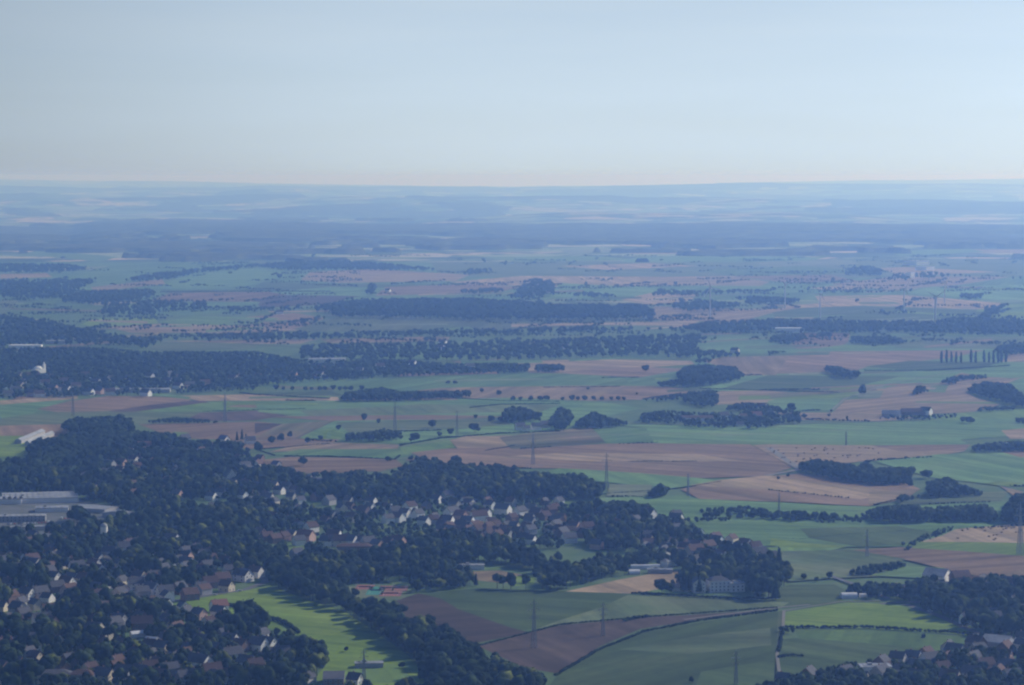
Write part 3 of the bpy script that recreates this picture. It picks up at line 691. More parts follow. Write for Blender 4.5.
# left town
for a in ((131, 437, C_, g_, 1, 60), (185, 442, G_, g_, 1, 130), (224, 443, W_, g_, 1, 50), (130, 455, W_, b_, 0, 60), (140, 462, K_, r_, 0, 50), (122, 466, K_, b_, 0, 60), (134, 463, W_, r_, 0, 55),
          (106, 477, W_, g_, 1, 120), (87, 481, W_, g_, 1, 110), (129, 476, W_, b_, 0, 60), (92, 493, K_, r_, 1, 60), (167, 452, G_, g_, 0, 50), (245, 470, W_, g_, 1, 125), (217, 487, W_, g_, 0, 60), (232, 487, C_, g_, 0, 64),
          (221, 496, W_, g_, 0, 56), (243, 498, W_, g_, 2, 50), (246, 487, C_, r_, 0, 62), (214, 511, W_, g_, 0, 120), (177, 498, K_, g_, 0, 60), (250, 444, W_, g_, 1, 110), (137, 470, K_, r_, 0, 140), (120, 474, C_, r_, 0, 60),
          (259, 490, K_, g_, 0, 66), (273, 489, C_, g_, 0, 68), (287, 490, G_, g_, 0, 60), (348, 491, K_, g_, 1, 50), (363, 491, W_, g_, 1, 120), (321, 492, C_, b_, 0, 50), (371, 505, W_, g_, 0, 60), (370, 510, W_, g_, 2, 50),
          (6, 553, W_, g_, 2, 70), (50, 554, K_, g_, 0, 66), (110, 557, G_, g_, 1, 66), (127, 553, W_, g_, 3, 110), (155, 548, C_, g_, 1, 110), (172, 544, W_, g_, 1, 60), (16, 573, W_, g_, 0, 120), (34, 568, W_, g_, 0, 60),
          (27, 599, W_, g_, 1, 55), (77, 572, W_, g_, 1, 120), (67, 588, W_, b_, 1, 58), (72, 583, W_, g_, 0, 60), (54, 582, W_, g_, 0, 55), (85, 584, C_, b_, 1, 60), (94, 569, W_, b_, 0, 58), (139, 581, C_, g_, 0, 60), (136, 589, W_, g_, 1, 110),
          (154, 581, W_, g_, 0, 120), (152, 594, W_, g_, 1, 50), (165, 597, W_, g_, 1, 115), (186, 568, W_, g_, 1, 60), (186, 561, K_, g_, 0, 60), (190, 579, K_, r_, 0, 66), (142, 597, G_, g_, 0, 120), (205, 559, W_, g_, 0, 110),
          (226, 566, K_, r_, 0, 50), (230, 575, W_, g_, 0, 115), (243, 581, W_, g_, 3, 50), (201, 591, W_, g_, 2, 120), (210, 588, B_, r_, 1, 120), (222, 584, B_, b_, 1, 120), (105, 602, G_, g_, 0, 110), (40, 598, K_, g_, 1, 130), (18, 614, G_, g_, 1, 50),
          (40, 624, W_, g_, 0, 115), (11, 627, C_, b_, 0, 60), (199, 619, K_, g_, 0, 50), (219, 617, W_, g_, 0, 60), (166, 643, K_, g_, 2, 66), (162, 653, C_, g_, 0, 60),
          (119, 625, G_, g_, 0, 60), (32, 652, W_, b_, 0, 60), (11, 653, C_, g_, 0, 60), (28, 645, C_, g_, 0, 120), (17, 678, W_, g_, 1, 50), (105, 682, C_, g_, 1, 60), (125, 679, W_, g_, 1, 60), (141, 679, G_, g_, 1, 55),
          (150, 673, W_, r_, 0, 115), (170, 675, G_, g_, 0, 120), (200, 669, W_, g_, 3, 55), (232, 661, W_, g_, 1, 120), (247, 669, W_, g_, 1, 55), (212, 677, K_, r_, 1, 120), (195, 683, W_, g_, 1, 60), (217, 683, G_, g_, 0, 60), (232, 683, W_, r_, 1, 64),
          (142, 630, B_, r_, 3, 100), (270, 658, W_, g_, 2, 120), (282, 658, G_, g_, 0, 110), (234, 659, W_, g_, 0, 130), (255, 671, K_, r_, 0, 120), (210, 677, W_, r_, 0, 110), (278, 683, G_, g_, 1, 120), (355, 684, W_, g_, 2, 62),
          (33, 540, G_, g_, 0, 50), (185, 683, G_, g_, 0, 120), (241, 651, B_, b_, 0, 50), (190, 600, B_, b_, 1, 120), (160, 683, B_, b_, 1, 50)):
    house(*a)
house(230, 645, W_, g_, 0, 66, 16, desc='slim bright white gabled house with dark grey roof')
house(219, 612, W_, o_, 1, 120, 20, desc='red-roofed white-walled house')
# right village and lower right
for a in ((650, 541, W_, g_, 1, 100), (648, 548, G_, r_, 0, 110), (667, 553, W_, g_, 0, 60), (696, 550, W_, b_, 0, 55), (717, 545, W_, g_, 0, 50), (695, 556, G_, b_, 3, 120), (715, 563, W_, g_, 1, 60), (720, 560, W_, r_, 0, 55),
          (759, 558, W_, g_, 1, 110), (768, 563, W_, g_, 3, 110), (703, 558, W_, g_, 0, 60), (694, 565, W_, g_, 0, 130), (685, 552, K_, r_, 0, 50), (734, 554, K_, g_, 0, 120), (569, 543, W_, g_, 1, 115), (634, 532, W_, g_, 1, 120), (626, 531, G_, r_, 0, 55),
          (597, 549, K_, g_, 0, 60), (587, 532, K_, r_, 1, 120), (574, 530, K_, b_, 0, 60), (527, 532, K_, b_, 0, 60), (676, 523, W_, g_, 1, 60), (649, 518, W_, g_, 1, 50), (676, 519, W_, g_, 0, 120), (745, 548, G_, b_, 0, 50), (755, 551, B_, r_, 0, 120),
          (727, 551, W_, g_, 0, 55), (740, 561, G_, g_, 0, 120), (708, 551, G_, b_, 1, 130), (680, 560, W_, g_, 0, 60), (610, 538, B_, b_, 0, 50), (617, 528, C_, b_, 0, 60), (602, 532, B_, r_, 0, 130), (560, 534, K_, r_, 0, 50),
          (940, 594, G_, g_, 1, 110), (988, 593, W_, g_, 0, 60), (993, 624, W_, g_, 1, 110), (1018, 617, W_, g_, 1, 110), (913, 663, W_, g_, 0, 60), (930, 666, W_, g_, 1, 120), (898, 664, G_, g_, 0, 60), (955, 657, G_, g_, 1, 50),
          (968, 624, W_, g_, 0, 110), (898, 595, K_, g_, 0, 60), (918, 684, W_, g_, 1, 55), (893, 684, W_, g_, 0, 110), (985, 672, K_, r_, 1, 120), (1008, 673, W_, g_, 1, 60), (978, 655, G_, g_, 0, 120), (1004, 662, K_, b_, 0, 60), (942, 674, G_, r_, 0, 120),
          (960, 583, B_, b_, 3, 110), (972, 588, B_, b_, 1, 110), (1005, 592, B_, r_, 1, 60), (1015, 600, W_, g_, 0, 55), (990, 605, G_, b_, 0, 110), (950, 684, C_, b_, 1, 60), (972, 680, G_, g_, 1, 60), (1012, 683, W_, g_, 1, 115), (860, 684, C_, g_, 0, 60),
          (762, 410, C_, b_, 1, 60), (743, 420, W_, b_, 0, 110), (756, 419, B_, o_, 3, 100), (740, 427, W_, g_, 2, 100), (724, 419, W_, g_, 1, 110), (520, 430, W_, g_, 1, 110), (526, 431, W_, g_, 2, 115), (536, 430, W_, g_, 1, 100), (545, 428, G_, g_, 1, 110),
          (771, 416, W_, g_, 2, 60), (388, 292, W_, g_, 3, 60), (280, 314, W_, g_, 3, 100)):
    house(*a)
# far villages at left
for (px, py) in ((65, 384), (86, 378), (130, 381), (89, 395), (100, 394), (15, 393), (39, 397), (33, 396), (178, 389), (190, 388), (66, 392), (76, 389), (8, 397), (53, 391), (45, 386), (110, 395), (96, 385), (20, 388), (28, 378), (146, 396),
                 (293, 378), (150, 379), (168, 384), (233, 381), (443, 345), (27, 331), (441, 350), (565, 349), (735, 353), (360, 373), (380, 369), (320, 377), (205, 386), (412, 366), (470, 369)):
    house(px, py, random.choice((W_, W_, C_, K_)), random.choice((g_, b_, r_)), 3, random.choice((60, 50, 110)), 45)
# gardens quarters: dark roofs half lost among trees
def in_frame(px, py): return 0 < px < 1024 and py < 685
Z1 = [(0, 560), (120, 560), (250, 590), (160, 606), (215, 612), (300, 660), (320, 684), (0, 684)]
tries = 0; PL = [P(a[0], a[1]) for a in []]
while NH[0] < 292 and tries < 4000:
    tries += 1; px, py = random.uniform(2, 320), random.uniform(560, 683)
    if not inside(Z1, [px], [py])[0]: continue
    x, y = P(px, py)
    if any(math.hypot(x - q[0], y - q[1]) < 21 for q in FOOT): continue
    house(px, py, random.choice((G_, B_, C_, W_)), random.choice((g_, g_, b_, b_, r_)), random.choice((0, 1, 2)), None, 6)

# the several hundred smaller roofs beyond the 300 houses above: one mass
def house_mass():
    Vs, Fs, Ms = [], [], []; mats = ['w_white', 'w_cream', 'w_grey', 'w_brick', 'r_grey', 'r_brown', 'r_red']
    zones = [(Z1, 150, 19), ([(0, 545), (60, 545), (110, 540), (250, 560), (262, 575), (240, 585), (150, 590), (0, 600)], 60, 19), ([(85, 468), (130, 448), (245, 450), (300, 480), (380, 490), (380, 520), (300, 530), (200, 500), (90, 500)], 95, 20),
             ([(380, 505), (560, 502), (640, 520), (640, 545), (560, 545), (430, 540), (400, 530)], 30, 17), ([(640, 522), (735, 543), (768, 553), (760, 566), (690, 568), (640, 560)], 20, 16),
             ([(780, 684), (860, 672), (985, 644), (1024, 642), (1024, 684)], 26, 18), ([(920, 585), (1020, 585), (1020, 625), (960, 610)], 16, 18),
             ([(0, 376), (130, 376), (130, 396), (0, 397)], 24, 24), ([(130, 378), (330, 368), (330, 378), (200, 386)], 16, 30)]
    for poly, num, gap in zones:
        k = t = 0; x0, x1, y0, y1 = bbox(poly)
        while k < num and t < num * 40:
            t += 1; px, py = random.uniform(x0, x1), random.uniform(y0, y1)
            if not inside(poly, [px], [py])[0]: continue
            x, y = P(px, py)
            if any(abs(x - q[0]) < gap and math.hypot(x - q[0], y - q[1]) < gap for q in FOOT): continue
            w, d, e, r = SZ[random.choice((0, 1, 2, 2))]; a = R(random.choice((35, 52, 60, 125, 142, 150)) + random.uniform(-8, 8)); c, s_ = math.cos(a), math.sin(a)
            wm = random.choices((0, 1, 2, 3), (3, 2, 4, 4))[0]; rm_ = random.choices((4, 5, 6), (6, 3, 1))[0]; n = sum(len(v) for v in Vs)
            X, Y = w / 2, d / 2; v = [(-X, -Y, -1), (X, -Y, -1), (X, Y, -1), (-X, Y, -1), (-X, -Y, e), (X, -Y, e), (X, Y, e), (-X, Y, e), (0, -Y, r), (0, Y, r),
                 (-X - .4, -Y - .4, e - .25), (0, -Y - .4, r + .12), (0, Y + .4, r + .12), (-X - .4, Y + .4, e - .25), (X + .4, -Y - .4, e - .25), (X + .4, Y + .4, e - .25),
                 (-.35, Y * .3, r - 1), (.35, Y * .3, r - 1), (.35, Y * .3 + .8, r - 1), (-.35, Y * .3 + .8, r - 1), (-.35, Y * .3, r + 1), (.35, Y * .3, r + 1), (.35, Y * .3 + .8, r + 1), (-.35, Y * .3 + .8, r + 1)]
            fc = [((0, 1, 5, 8, 4), wm), ((2, 3, 7, 9, 6), wm), ((1, 2, 6, 5), wm), ((3, 0, 4, 7), wm), ((10, 11, 12, 13), rm_), ((11, 14, 15, 12), rm_), ((16, 17, 21, 20), 3), ((17, 18, 22, 21), 3), ((18, 19, 23, 22), 3), ((19, 16, 20, 23), 3), ((20, 21, 22, 23), 3)]
            Vs.append([(x + c * p - s_ * q, y + s_ * p + c * q, z) for p, q, z in v]); Fs += [tuple(n + i for i in f_) for f_, m_ in fc]; Ms += [m_ for f_, m_ in fc]
            FOOT.append((x, y, max(w, d) * .3, 0, w * .4, e)); k += 1
    me = bpy.data.meshes.new('houses'); me.from_pydata([p for v in Vs for p in v], [], Fs)
    for m_ in mats: me.materials.append(M[m_])
    me.polygons.foreach_set('material_index', Ms); me.update()
    tag(link('houses', me), 'further small gabled houses crowded among the garden trees of town and villages', 'houses', kind='stuff')

# larger buildings, each with its own label
def big(name, lab, cat, *a, group=None, **k):
    k.setdefault('clear', 35); o = building(name, *a, **k); one(o, lab, cat, group); return o
big('manor', 'large white manor with rows of windows and grey roof at the field edge', 'manor', 718, 591, 18, 12, 9.5, 13, 14, W_, g_, 'hip', wins=5, door=True)
big('manor_wing', 'tall white house with dark roof just left of the large manor', 'house', 698, 592, 10, 12, 9, 12.5, 10, W_, g_, 'gable', wins=3)
big('annex_building', 'grey white annex with flat roof right of the large manor', 'annex', 736, 591, 12, 10, 7, 7, 16, W_, 'r_flat', 'flat', wins=4)
big('low_barn', 'low pale barn left of the manor beside the round tree', 'barn', 681, 591, 8, 14, 3.5, 6, 80, W_, g_, 'gable')
big('terrace_block', 'long dark terrace block in front of the row of white gables', 'terrace', 354, 553, 32, 11, 7, 9.5, 2, B_, b_, 'hip', wins=8)
big('villa', 'dark red roofed long villa between the white gables', 'villa', 340, 546, 11, 22, 6, 11, 96, C_, r_, 'gable', wins=3)
big('factory_hall', 'wide grey flat-roofed factory hall at the far edge of the yard', 'factory', 40, 500, 80, 55, 5, 5, 12, W_, 'r_flat', 'flat')
big('factory_hall', 'flat grey factory hall with white front at the left picture edge', 'factory', 2, 503, 44, 22, 5, 5, 4, W_, 'r_flat', 'flat')
big('factory_hall', 'narrow factory hall with pale sloping roof behind the dark yard tree', 'factory', 96, 511, 26, 40, 4, 5.5, 64, G_, 'r_flat', 'gable', chimney=False)
big('factory_hall', 'long grey hall behind the slanting pale factory hall, half in trees', 'factory', 118, 517, 30, 12, 4.5, 6.5, -14, G_, 'r_flat', 'gable', chimney=False)
big('factory_hall', 'middle factory hall with rooflights between two wider ones', 'factory', 52, 511, 34, 20, 4, 4, 9, W_, 'r_flat', 'flat')
big('factory_hall', 'small pale flat hall at the near right corner of the yard', 'factory', 74, 531, 18, 12, 4, 4, -8, W_, 'r_flat', 'flat')
big('office_block', 'low office block with windows beside the yard, near the left edge', 'office', 18, 521, 56, 16, 5.5, 5.5, 7, G_, 'r_flat', 'flat', wins=14)
big('long_shed', 'long pale flat shed in front of the windowed office block', 'shed', 31, 530, 40, 10, 3.4, 3.4, 8, C_, 'r_flat', 'flat')
big('long_shed', 'grey flat shed right of the dark yard tree', 'shed', 97, 524, 22, 10, 3.2, 3.2, -10, W_, 'r_flat', 'flat')
big('long_shed', 'long narrow white shed just right of the pale silo', 'shed', 134, 533, 17, 7, 3, 3, 3, W_, 'r_flat', 'flat')
big('workshop', 'grey-roofed workshop in front of the long pale factory shed', 'workshop', 50, 541, 13, 16, 5, 7, 60, G_, 'r_flat', 'gable')
def long_hall(lab, a, b_, w, roof, wall):
    p, q = P(*a), P(*b_); L = math.dist(p, q); mx, my = PIX((p[0] + q[0]) / 2, (p[1] + q[1]) / 2, 0)
    big('hall', lab, 'hall', float(mx), float(my), w, L, 4.5, 7, math.degrees(math.atan2(q[1] - p[1], q[0] - p[0])) - 90, wall, roof, 'gable', chimney=False)
long_hall('narrow pale-roofed hall slanting up to the right at the left fields, front one', (27, 446), (52, 436), 6, 'r_flat', G_)
long_hall('narrow grey hall slanting up to the right at the left fields, rear one', (18, 444), (42, 434), 9, 'r_flat', G_)
big('farmhouse', 'cottage with bright orange roof deep in the left woods', 'farmhouse', 145, 449, 12, 18, 5, 10, 96, K_, o_, 'gable')
big('chapel', 'steep white chapel with pale blue roof among trees', 'chapel', 230, 481, 13, 20, 6, 15, 20, W_, g_, 'gable')
big('hall', 'dark flat hall with green yard behind the left woods', 'hall', 319, 483, 30, 18, 5, 5, 3, G_, 'r_grey', 'flat')
big('clubhouse', 'long low clubhouse with pale roof beside the sports ground', 'clubhouse', 472, 569, 22, 8, 3.6, 3.6, 2, W_, 'r_flat', 'flat')
big('warehouse', 'long grey low warehouse behind the tan field', 'warehouse', 660, 573, 22, 7, 3.2, 3.2, -4, G_, 'r_flat', 'flat')
big('warehouse', 'pale box warehouse at the right end of the white tents', 'warehouse', 667, 567, 9, 8, 5, 7, 50, W_, 'r_flat', 'flat')
big('barn', 'broad grey-roofed barn with white gable in the right wood', 'barn', 937, 581, 18, 20, 6, 11, 60, W_, 'r_flat', 'gable', chimney=False)
big('barn', 'big pale-roofed hall at the lower right corner among trees', 'hall', 998, 647, 18, 20, 5, 9, 60, G_, 'r_flat', 'gable', chimney=False)
big('depot', 'low building with flat grey roof at the lower right village edge', 'depot', 875, 672, 22, 14, 4.5, 4.5, 4, W_, 'r_flat', 'flat')
big('dark_hall', 'long dark-roofed hall at the lower end of the bright meadow', 'hall', 334, 684, 28, 14, 6, 9, 92, B_, g_, 'gable', wins=6, chimney=False)
big('low_pavilion', 'low grey flat pavilion on the bright meadow under the belt', 'pavilion', 369, 667, 20, 9, 3, 3, 5, G_, 'r_flat', 'flat')
big('apartment_block', 'long pale apartment block at the bottom left with many windows', 'apartment block', 55, 682, 24, 12, 6, 9, 8, C_, g_, 'hip', wins=4, clear=0)
big('apartment_block', 'paler apartment block right of the longest one at the bottom left', 'apartment block', 83, 682, 18, 11, 6, 9, -8, G_, b_, 'hip', wins=3, clear=0)
big('shed', 'small white-roofed shed, upper one of the pair in the gardens', 'shed', 137, 637, 6, 10, 3, 4.6, 120, W_, 'r_white', 'gable', chimney=False)
big('shed', 'small white-roofed shed, lower one of the pair in the gardens', 'shed', 152, 644, 7, 10, 3.5, 5.5, 60, W_, 'r_white', 'gable', chimney=False)
big('gabled_house', 'grey house with pale roof verges beside the dark copse, left of two', 'house', 259, 650, 10, 14, 5, 10, 50, W_, g_, 'gable', wins=2)
big('gabled_house', 'grey house with pale roof verges beside the dark copse, right of two', 'house', 268, 649, 9, 13, 5, 9.5, 52, W_, g_, 'gable', wins=2)
big('dark_barn', 'long dark-roofed farm barn among the right fields', 'barn', 914, 415, 14, 38, 5, 10, 92, B_, b_, 'gable', chimney=False)
big('farmhouse', 'small white farmhouse at the right end of the dark barn', 'farmhouse', 926, 415, 12, 16, 7, 12, 55, W_, g_, 'gable')
big('stable', 'grey-roofed stable left of the long dark barn', 'stable', 891, 417, 14, 26, 5, 10, 80, G_, 'r_flat', 'gable', chimney=False)
big('stable', 'long white-walled stable in the hamlet trees left of the farm', 'stable', 697, 421, 12, 46, 5, 8, 92, W_, b_, 'gable', chimney=False)
big('far_hall', 'long white-roofed hall in front of the far tan field', 'hall', 789, 332, 60, 30, 9, 9, 0, W_, 'r_white', 'flat')
big('far_hall', 'bright white hall far away on the right, the longer of two', 'hall', 916, 265, 75, 70, 16, 16, 40, W_, 'r_white', 'flat', clear=500)
big('far_hall', 'bright white hall far away on the right, the shorter of two', 'hall', 925, 270, 48, 55, 13, 13, 40, W_, 'r_white', 'flat', clear=500)
big('far_tank', 'small white cube building below the two far white halls', 'building', 910, 278, 22, 22, 18, 18, 45, W_, 'r_white', 'flat', clear=400)
big('far_hall', 'long white hall in the woods at the left edge', 'hall', 22, 349, 50, 26, 8, 8, 2, W_, 'r_white', 'flat', clear=80)
big('far_hall', 'short white hall right of the long one in the left woods', 'hall', 38, 349, 16, 18, 8, 8, 0, W_, 'r_white', 'flat', clear=80)
big('far_hall', 'grey long hall behind the white ones in the left woods', 'hall', 56, 344, 42, 22, 7, 7, 4, G_, 'r_flat', 'flat', clear=60)
big('far_hall', 'wide pale hall in the woods left of centre', 'hall', 327, 363, 70, 36, 8, 8, 4, W_, 'r_flat', 'flat', clear=60)
for i, px in enumerate((118, 129, 140, 151, 161)):
    o = building('greenhouse', px, 392, 30, 32, 5, 5, 5, G_, 'r_flat', 'flat', clear=40); auto(o, 'grey greenhouse block', 'greenhouse', 'greenhouse blocks of the far left village', px, 392)
# domed church
cx_, cy_ = P(38, 373); ch = link('church', None, loc=(cx_, cy_, 0), rz=R(52), sc=(.62, .62, .62)); tag(ch, 'bright white church with round dome and slim tower in the left woods', 'church')
link('wall', MB().box(-18, 16, -9, 9, -1, 12).mesh('wall', M['w_white']), ch)
bm = bmesh.new(); bmesh.ops.create_uvsphere(bm, u_segments=16, v_segments=10, radius=11); bmesh.ops.scale(bm, vec=(1.3, .9, .75), verts=bm.verts); bmesh.ops.translate(bm, vec=(0, 0, 12.5), verts=bm.verts)
me = bpy.data.meshes.new('dome'); bm.to_mesh(me); bm.free(); me.materials.append(M['r_white']); link('dome', me, ch)
tw = link('tower', MB().box(20, 27, -3.5, 3.5, -1, 23).mesh('tower', M['w_white']), ch)
bm = bmesh.new(); bmesh.ops.create_cone(bm, cap_ends=True, segments=8, radius1=4, radius2=.2, depth=9); bmesh.ops.translate(bm, vec=(23.5, 0, 27.6), verts=bm.verts)
me = bpy.data.meshes.new('spire'); bm.to_mesh(me); bm.free(); me.materials.append(M['w_white']); link('spire', me, tw); FOOT.append((cx_, cy_, 30, 90, 30, 10))
# pale silo by the yard
x, y = P(104, 540); si = link('silo', None, loc=(x, y, 0)); tag(si, 'pale rounded silo with bright foot beside the grey shed', 'silo'); FOOT.append((x, y, 6, 40, 8, 5))
me = mesh_np('tank', *cyl(3.6, 3.6, -1, 13, 20), [M['w_white']]); link('tank', me, si)
bm = bmesh.new(); bmesh.ops.create_uvsphere(bm, u_segments=20, v_segments=10, radius=3.62); bmesh.ops.translate(bm, vec=(0, 0, 13), verts=bm.verts)
me = bpy.data.meshes.new('cap'); bm.to_mesh(me); bm.free(); me.materials.append(M['r_flat']); link('cap', me, si)
# tents: arched white covers
def tent(px, py, w, d, h, rz, lab):
    x, y = P(px, py); o = link('tent', None, loc=(x, y, 0), rz=R(rz)); tag(o, lab, 'tent'); b = MB(); n = 10
    pr = [(-d / 2 * math.cos(math.pi * k / n), h * math.sin(math.pi * k / n) ** .8 + .1) for k in range(n + 1)]
    for k in range(n): b.poly([(-w / 2, *pr[k]), (w / 2, *pr[k]), (w / 2, *pr[k + 1]), (-w / 2, *pr[k + 1])])
    link('cover', b.mesh('cover', M['r_white']), o)
    e = MB(); e.poly([(-w / 2 + .05, *p) for p in pr]); e.poly([(w / 2 - .05, *p) for p in pr][::-1]); link('end_panel', e.mesh('end_panel', M['w_white']), o); FOOT.append((x, y, w * .5, 40, w * .6, 3))
tent(849, 598, 13, 10, 4.5, 2, 'long white arched tent in front of the right wood, larger of two'); tent(863, 597, 6, 6, 3, 4, 'small white arched tent right of the longer one, by the right wood')
tent(634, 574, 10, 9, 4, 6, 'brightest white arched tent behind the tan field'); tent(641, 569, 18, 7, 4, 0, 'long white arched tent behind the brightest one')
tent(655, 568, 9, 6, 3.4, 0, 'shorter white arched tent just left of the pale box warehouse')
# tennis courts: four clay courts and a green one
def court(px, py, w, d, mt, lab):
    x, y = P(px, py); o = link('tennis_court', None, loc=(x, y, .35), rz=R(-2)); tag(o, lab, 'tennis court', 'tennis courts beside the tree belt' if mt == 'clay' else None)
    link('surface', MB().box(-w / 2, w / 2, -d / 2, d / 2, -.3, 0).mesh('surface', M[mt]), o)
    L = MB()
    for s in (-1, 1): L.box(s * w * .34 - .06, s * w * .34 + .06, -d * .4, d * .4, .01, .02); L.box(-w * .34, w * .34, s * d * .4 - .06, s * d * .4 + .06, .021, .03)
    link('line_marking', L.mesh('line_marking', M['line']), o)
    link('net', MB().box(-w * .36, w * .36, -.05, .05, .04, 1).mesh('net', M['r_grey']), o)
    F_ = MB()
    for s in (-1, 1):
        for k in range(5): F_.bar((s * w / 2, -d / 2 + d * k / 4, 0), (s * w / 2, -d / 2 + d * k / 4, 3), .05)
        for z in (1, 2, 3): F_.bar((s * w / 2, -d / 2, z), (s * w / 2, d / 2, z), .03)
    link('fence', F_.mesh('fence', M['steel']), o)
court(365, 587.5, 15, 26, 'clay', 'red clay court, upper left one of the tennis courts'); court(387, 588.5, 13, 26, 'clay', 'red clay court, upper middle one of the tennis courts')
court(400, 588.7, 13, 26, 'clay', 'red clay court, upper right one of the tennis courts'); court(391, 594, 18, 26, 'clay', 'red clay court, the lowest one of the tennis courts')
court(376, 591, 14, 44, 'court', 'blue-green hard court between the red clay courts')

house_mass()
# lorries and cars on the factory yard
car_w = cached('cw', lambda: mesh_np('wheel', *(lambda V, T: (V[:, [0, 2, 1]], T))(*cyl(.33, .33, -.12, .12, 10)), [M['r_grey']]))
CARC = [('white', simple('car_paint_white', (.7, .7, .7), None, 1, .3, .5)), ('silver', simple('car_paint_silver', (.4, .42, .44), None, 1, .3, .6)), ('red', simple('car_paint_red', (.35, .04, .03), None, 1, .3, .5)), ('blue', simple('car_paint_blue', (.05, .09, .25), None, 1, .3, .5)), ('black', simple('car_paint_black', (.02, .02, .02), None, 1, .3, .5))]
def car_body(mt, van):
    b = MB(); L, w_, h = (2.6, .95, 2.1) if van else (2.1, .86, .85); b.box(-L, L, -w_, w_, .35, h)
    if not van:
        n = len(b.v); b.v += [(-1.5, -.8, h), (1.1, -.8, h), (1.1, .8, h), (-1.5, .8, h), (-1.1, -.68, 1.42), (.45, -.68, 1.42), (.45, .68, 1.42), (-1.1, .68, 1.42)]
        b.f += [tuple(n + i for i in f_) for f_ in ((0, 1, 5, 4), (1, 2, 6, 5), (2, 3, 7, 6), (3, 0, 4, 7), (4, 5, 6, 7))]
    return b.mesh('body', mt)
def car(px, py, rz, van=False):
    cn, mt = random.choice(CARC[:2] if van else CARC); x, y = P(px, py); o = link('van' if van else 'car', None, loc=(x, y, .3), rz=R(rz)); k_ = 'van' if van else 'car'
    link('body', cached((k_, cn), lambda: car_body(mt, van)), o); link('window', cached((k_, 'g'), lambda: (MB().box(1.7, 2.62, -.85, .85, 1.3, 1.9) if van else MB().box(-1.2, .75, -.78, .78, .95, 1.3)).mesh('window', M['glass'])), o)
    for wx in ((-1.6, 1.6) if van else (-1.3, 1.3)):
        for wy in (-.82, .82): link('wheel', car_w, o, loc=(wx, wy, .33))
    auto(o, f'{cn} parked {k_}', k_, 'vehicles parked by the factory halls and roads', px, py)
for i in range(14): car(8 + i * 3.4 + random.uniform(-.6, .6), 524.8 - i * .12, 96 + random.uniform(-4, 4), random.random() < .2)
for i in range(9): car(62 + i * 3.6 + random.uniform(-.8, .8), 519.5 - i * .15, 90 + random.uniform(-5, 5), random.random() < .3)
for px, py, a in ((215, 595.5, 8), (190, 599, 14), (240, 591.5, 12), (965, 627, -20), (930, 612, -25), (1000, 632, 40), (1012, 621, 35), (862, 593, -30), (60, 601.5, 0), (105, 603, 0), (310, 571, 20)): car(px, py, a)

# ------------------------------------------------------------------ pylons and wind turbines
def pylon_protos(H_):
    s = H_ / 40.0; b0, b1 = 1.9 * s, .6 * s; hz = 30 * s; th = max(.16, .19 * s)
    parts = []
    for a in (-1, 1):
        for c in (-1, 1): parts.append(('leg', MB().bar((a * b0, c * b0, 0), (a * b1, c * b1, hz), th, th * .7).bar((a * b1, c * b1, hz), (0, 0, H_), th * .7).mesh('leg', M['steel'])))
    br = MB(); n = 7
    for k in range(n):
        z0, z1 = hz * k / n, hz * (k + 1) / n; r0 = b0 + (b1 - b0) * k / n; r1 = b0 + (b1 - b0) * (k + 1) / n
        for a, c, e, g in ((-1, -1, 1, -1), (1, -1, 1, 1), (1, 1, -1, 1), (-1, 1, -1, -1)):
            br.bar((a * r0, c * r0, z0), (e * r1, g * r1, z1), th * .55); br.bar((e * r0, g * r0, z0), (a * r1, c * r1, z1), th * .55); br.bar((a * r1, c * r1, z1), (e * r1, g * r1, z1), th * .55)
    parts.append(('bracing', br.mesh('bracing', M['steel'])))
    for z, w in ((hz * .80, 4.2 * s), (hz * 1.0, 5.4 * s), (hz * 1.17, 3.2 * s)):
        m_ = MB()
        for q in (-1, 1): m_.bar((q * b1, 0, z), (q * w, 0, z + .3), th).bar((q * b1 * .6, 0, z + 1.8 * s), (q * w, 0, z + .3), th * .7).bar((q * w, 0, z + .3), (q * w, 0, z - 1.6 * s), th * .5)
        parts.append(('cross_arm', m_.mesh('cross_arm', M['steel'])))
    return parts
PP = {}
PYL = [(534, 648, 38, 'tall lattice pylon standing on the ploughed field edge, nearest to the camera'), (603, 636, 27, 'faint slender pylon in the ploughed strip right of the nearest pylon'), (736, 684, 24, 'small pylon at the bottom of the big green field'),
       (364, 684, 25, 'small pylon on the bright meadow near the low pavilion'), (1020, 556, 50, 'broad lattice pylon at the right picture edge on the light green strip'), (867, 558, 28, 'small pylon at the tip of the dark field beside the hedge'),
       (533, 465, 41, 'slender pylon on the far big brown field'), (606.5, 488, 41, 'slender pylon at the right end of the central wood'), (688, 496, 26, 'small faint pylon left of the tan field corner'),
       (395, 430, 41, 'slender pylon right of the bushy clump in the fields'), (457, 436, 36, 'faint pylon right of the big round field tree'), (225, 422, 44, 'tall faint pylon right of the short dark hedge'),
       (73, 416, 40, 'faint pylon above the left town trees'), (779, 512, 22, 'short pylon at the left end of the right hedge row'), (846, 446, 20, 'tiny pylon on the long green field at right')]
for px, py, h, lab in PYL:
    x, y = P(px, py); o = link('pylon', None, loc=(x, y, 0), rz=R(random.uniform(10, 30))); tag(o, lab, 'pylon', 'power pylons across the plain')
    k = round(h / 8)
    if k not in PP: PP[k] = pylon_protos(k * 8)
    o.scale = (h / (k * 8),) * 3
    for nm, me in PP[k]: link(nm, me, o)
bt = mesh_np('tower', *cyl(1.9, 1.2, -1, 62, 12), [M['turb']], smooth=True)
bn = MB().box(-1.8, 1.8, -4, 5, -1.8, 1.8).mesh('nacelle', M['turb'])
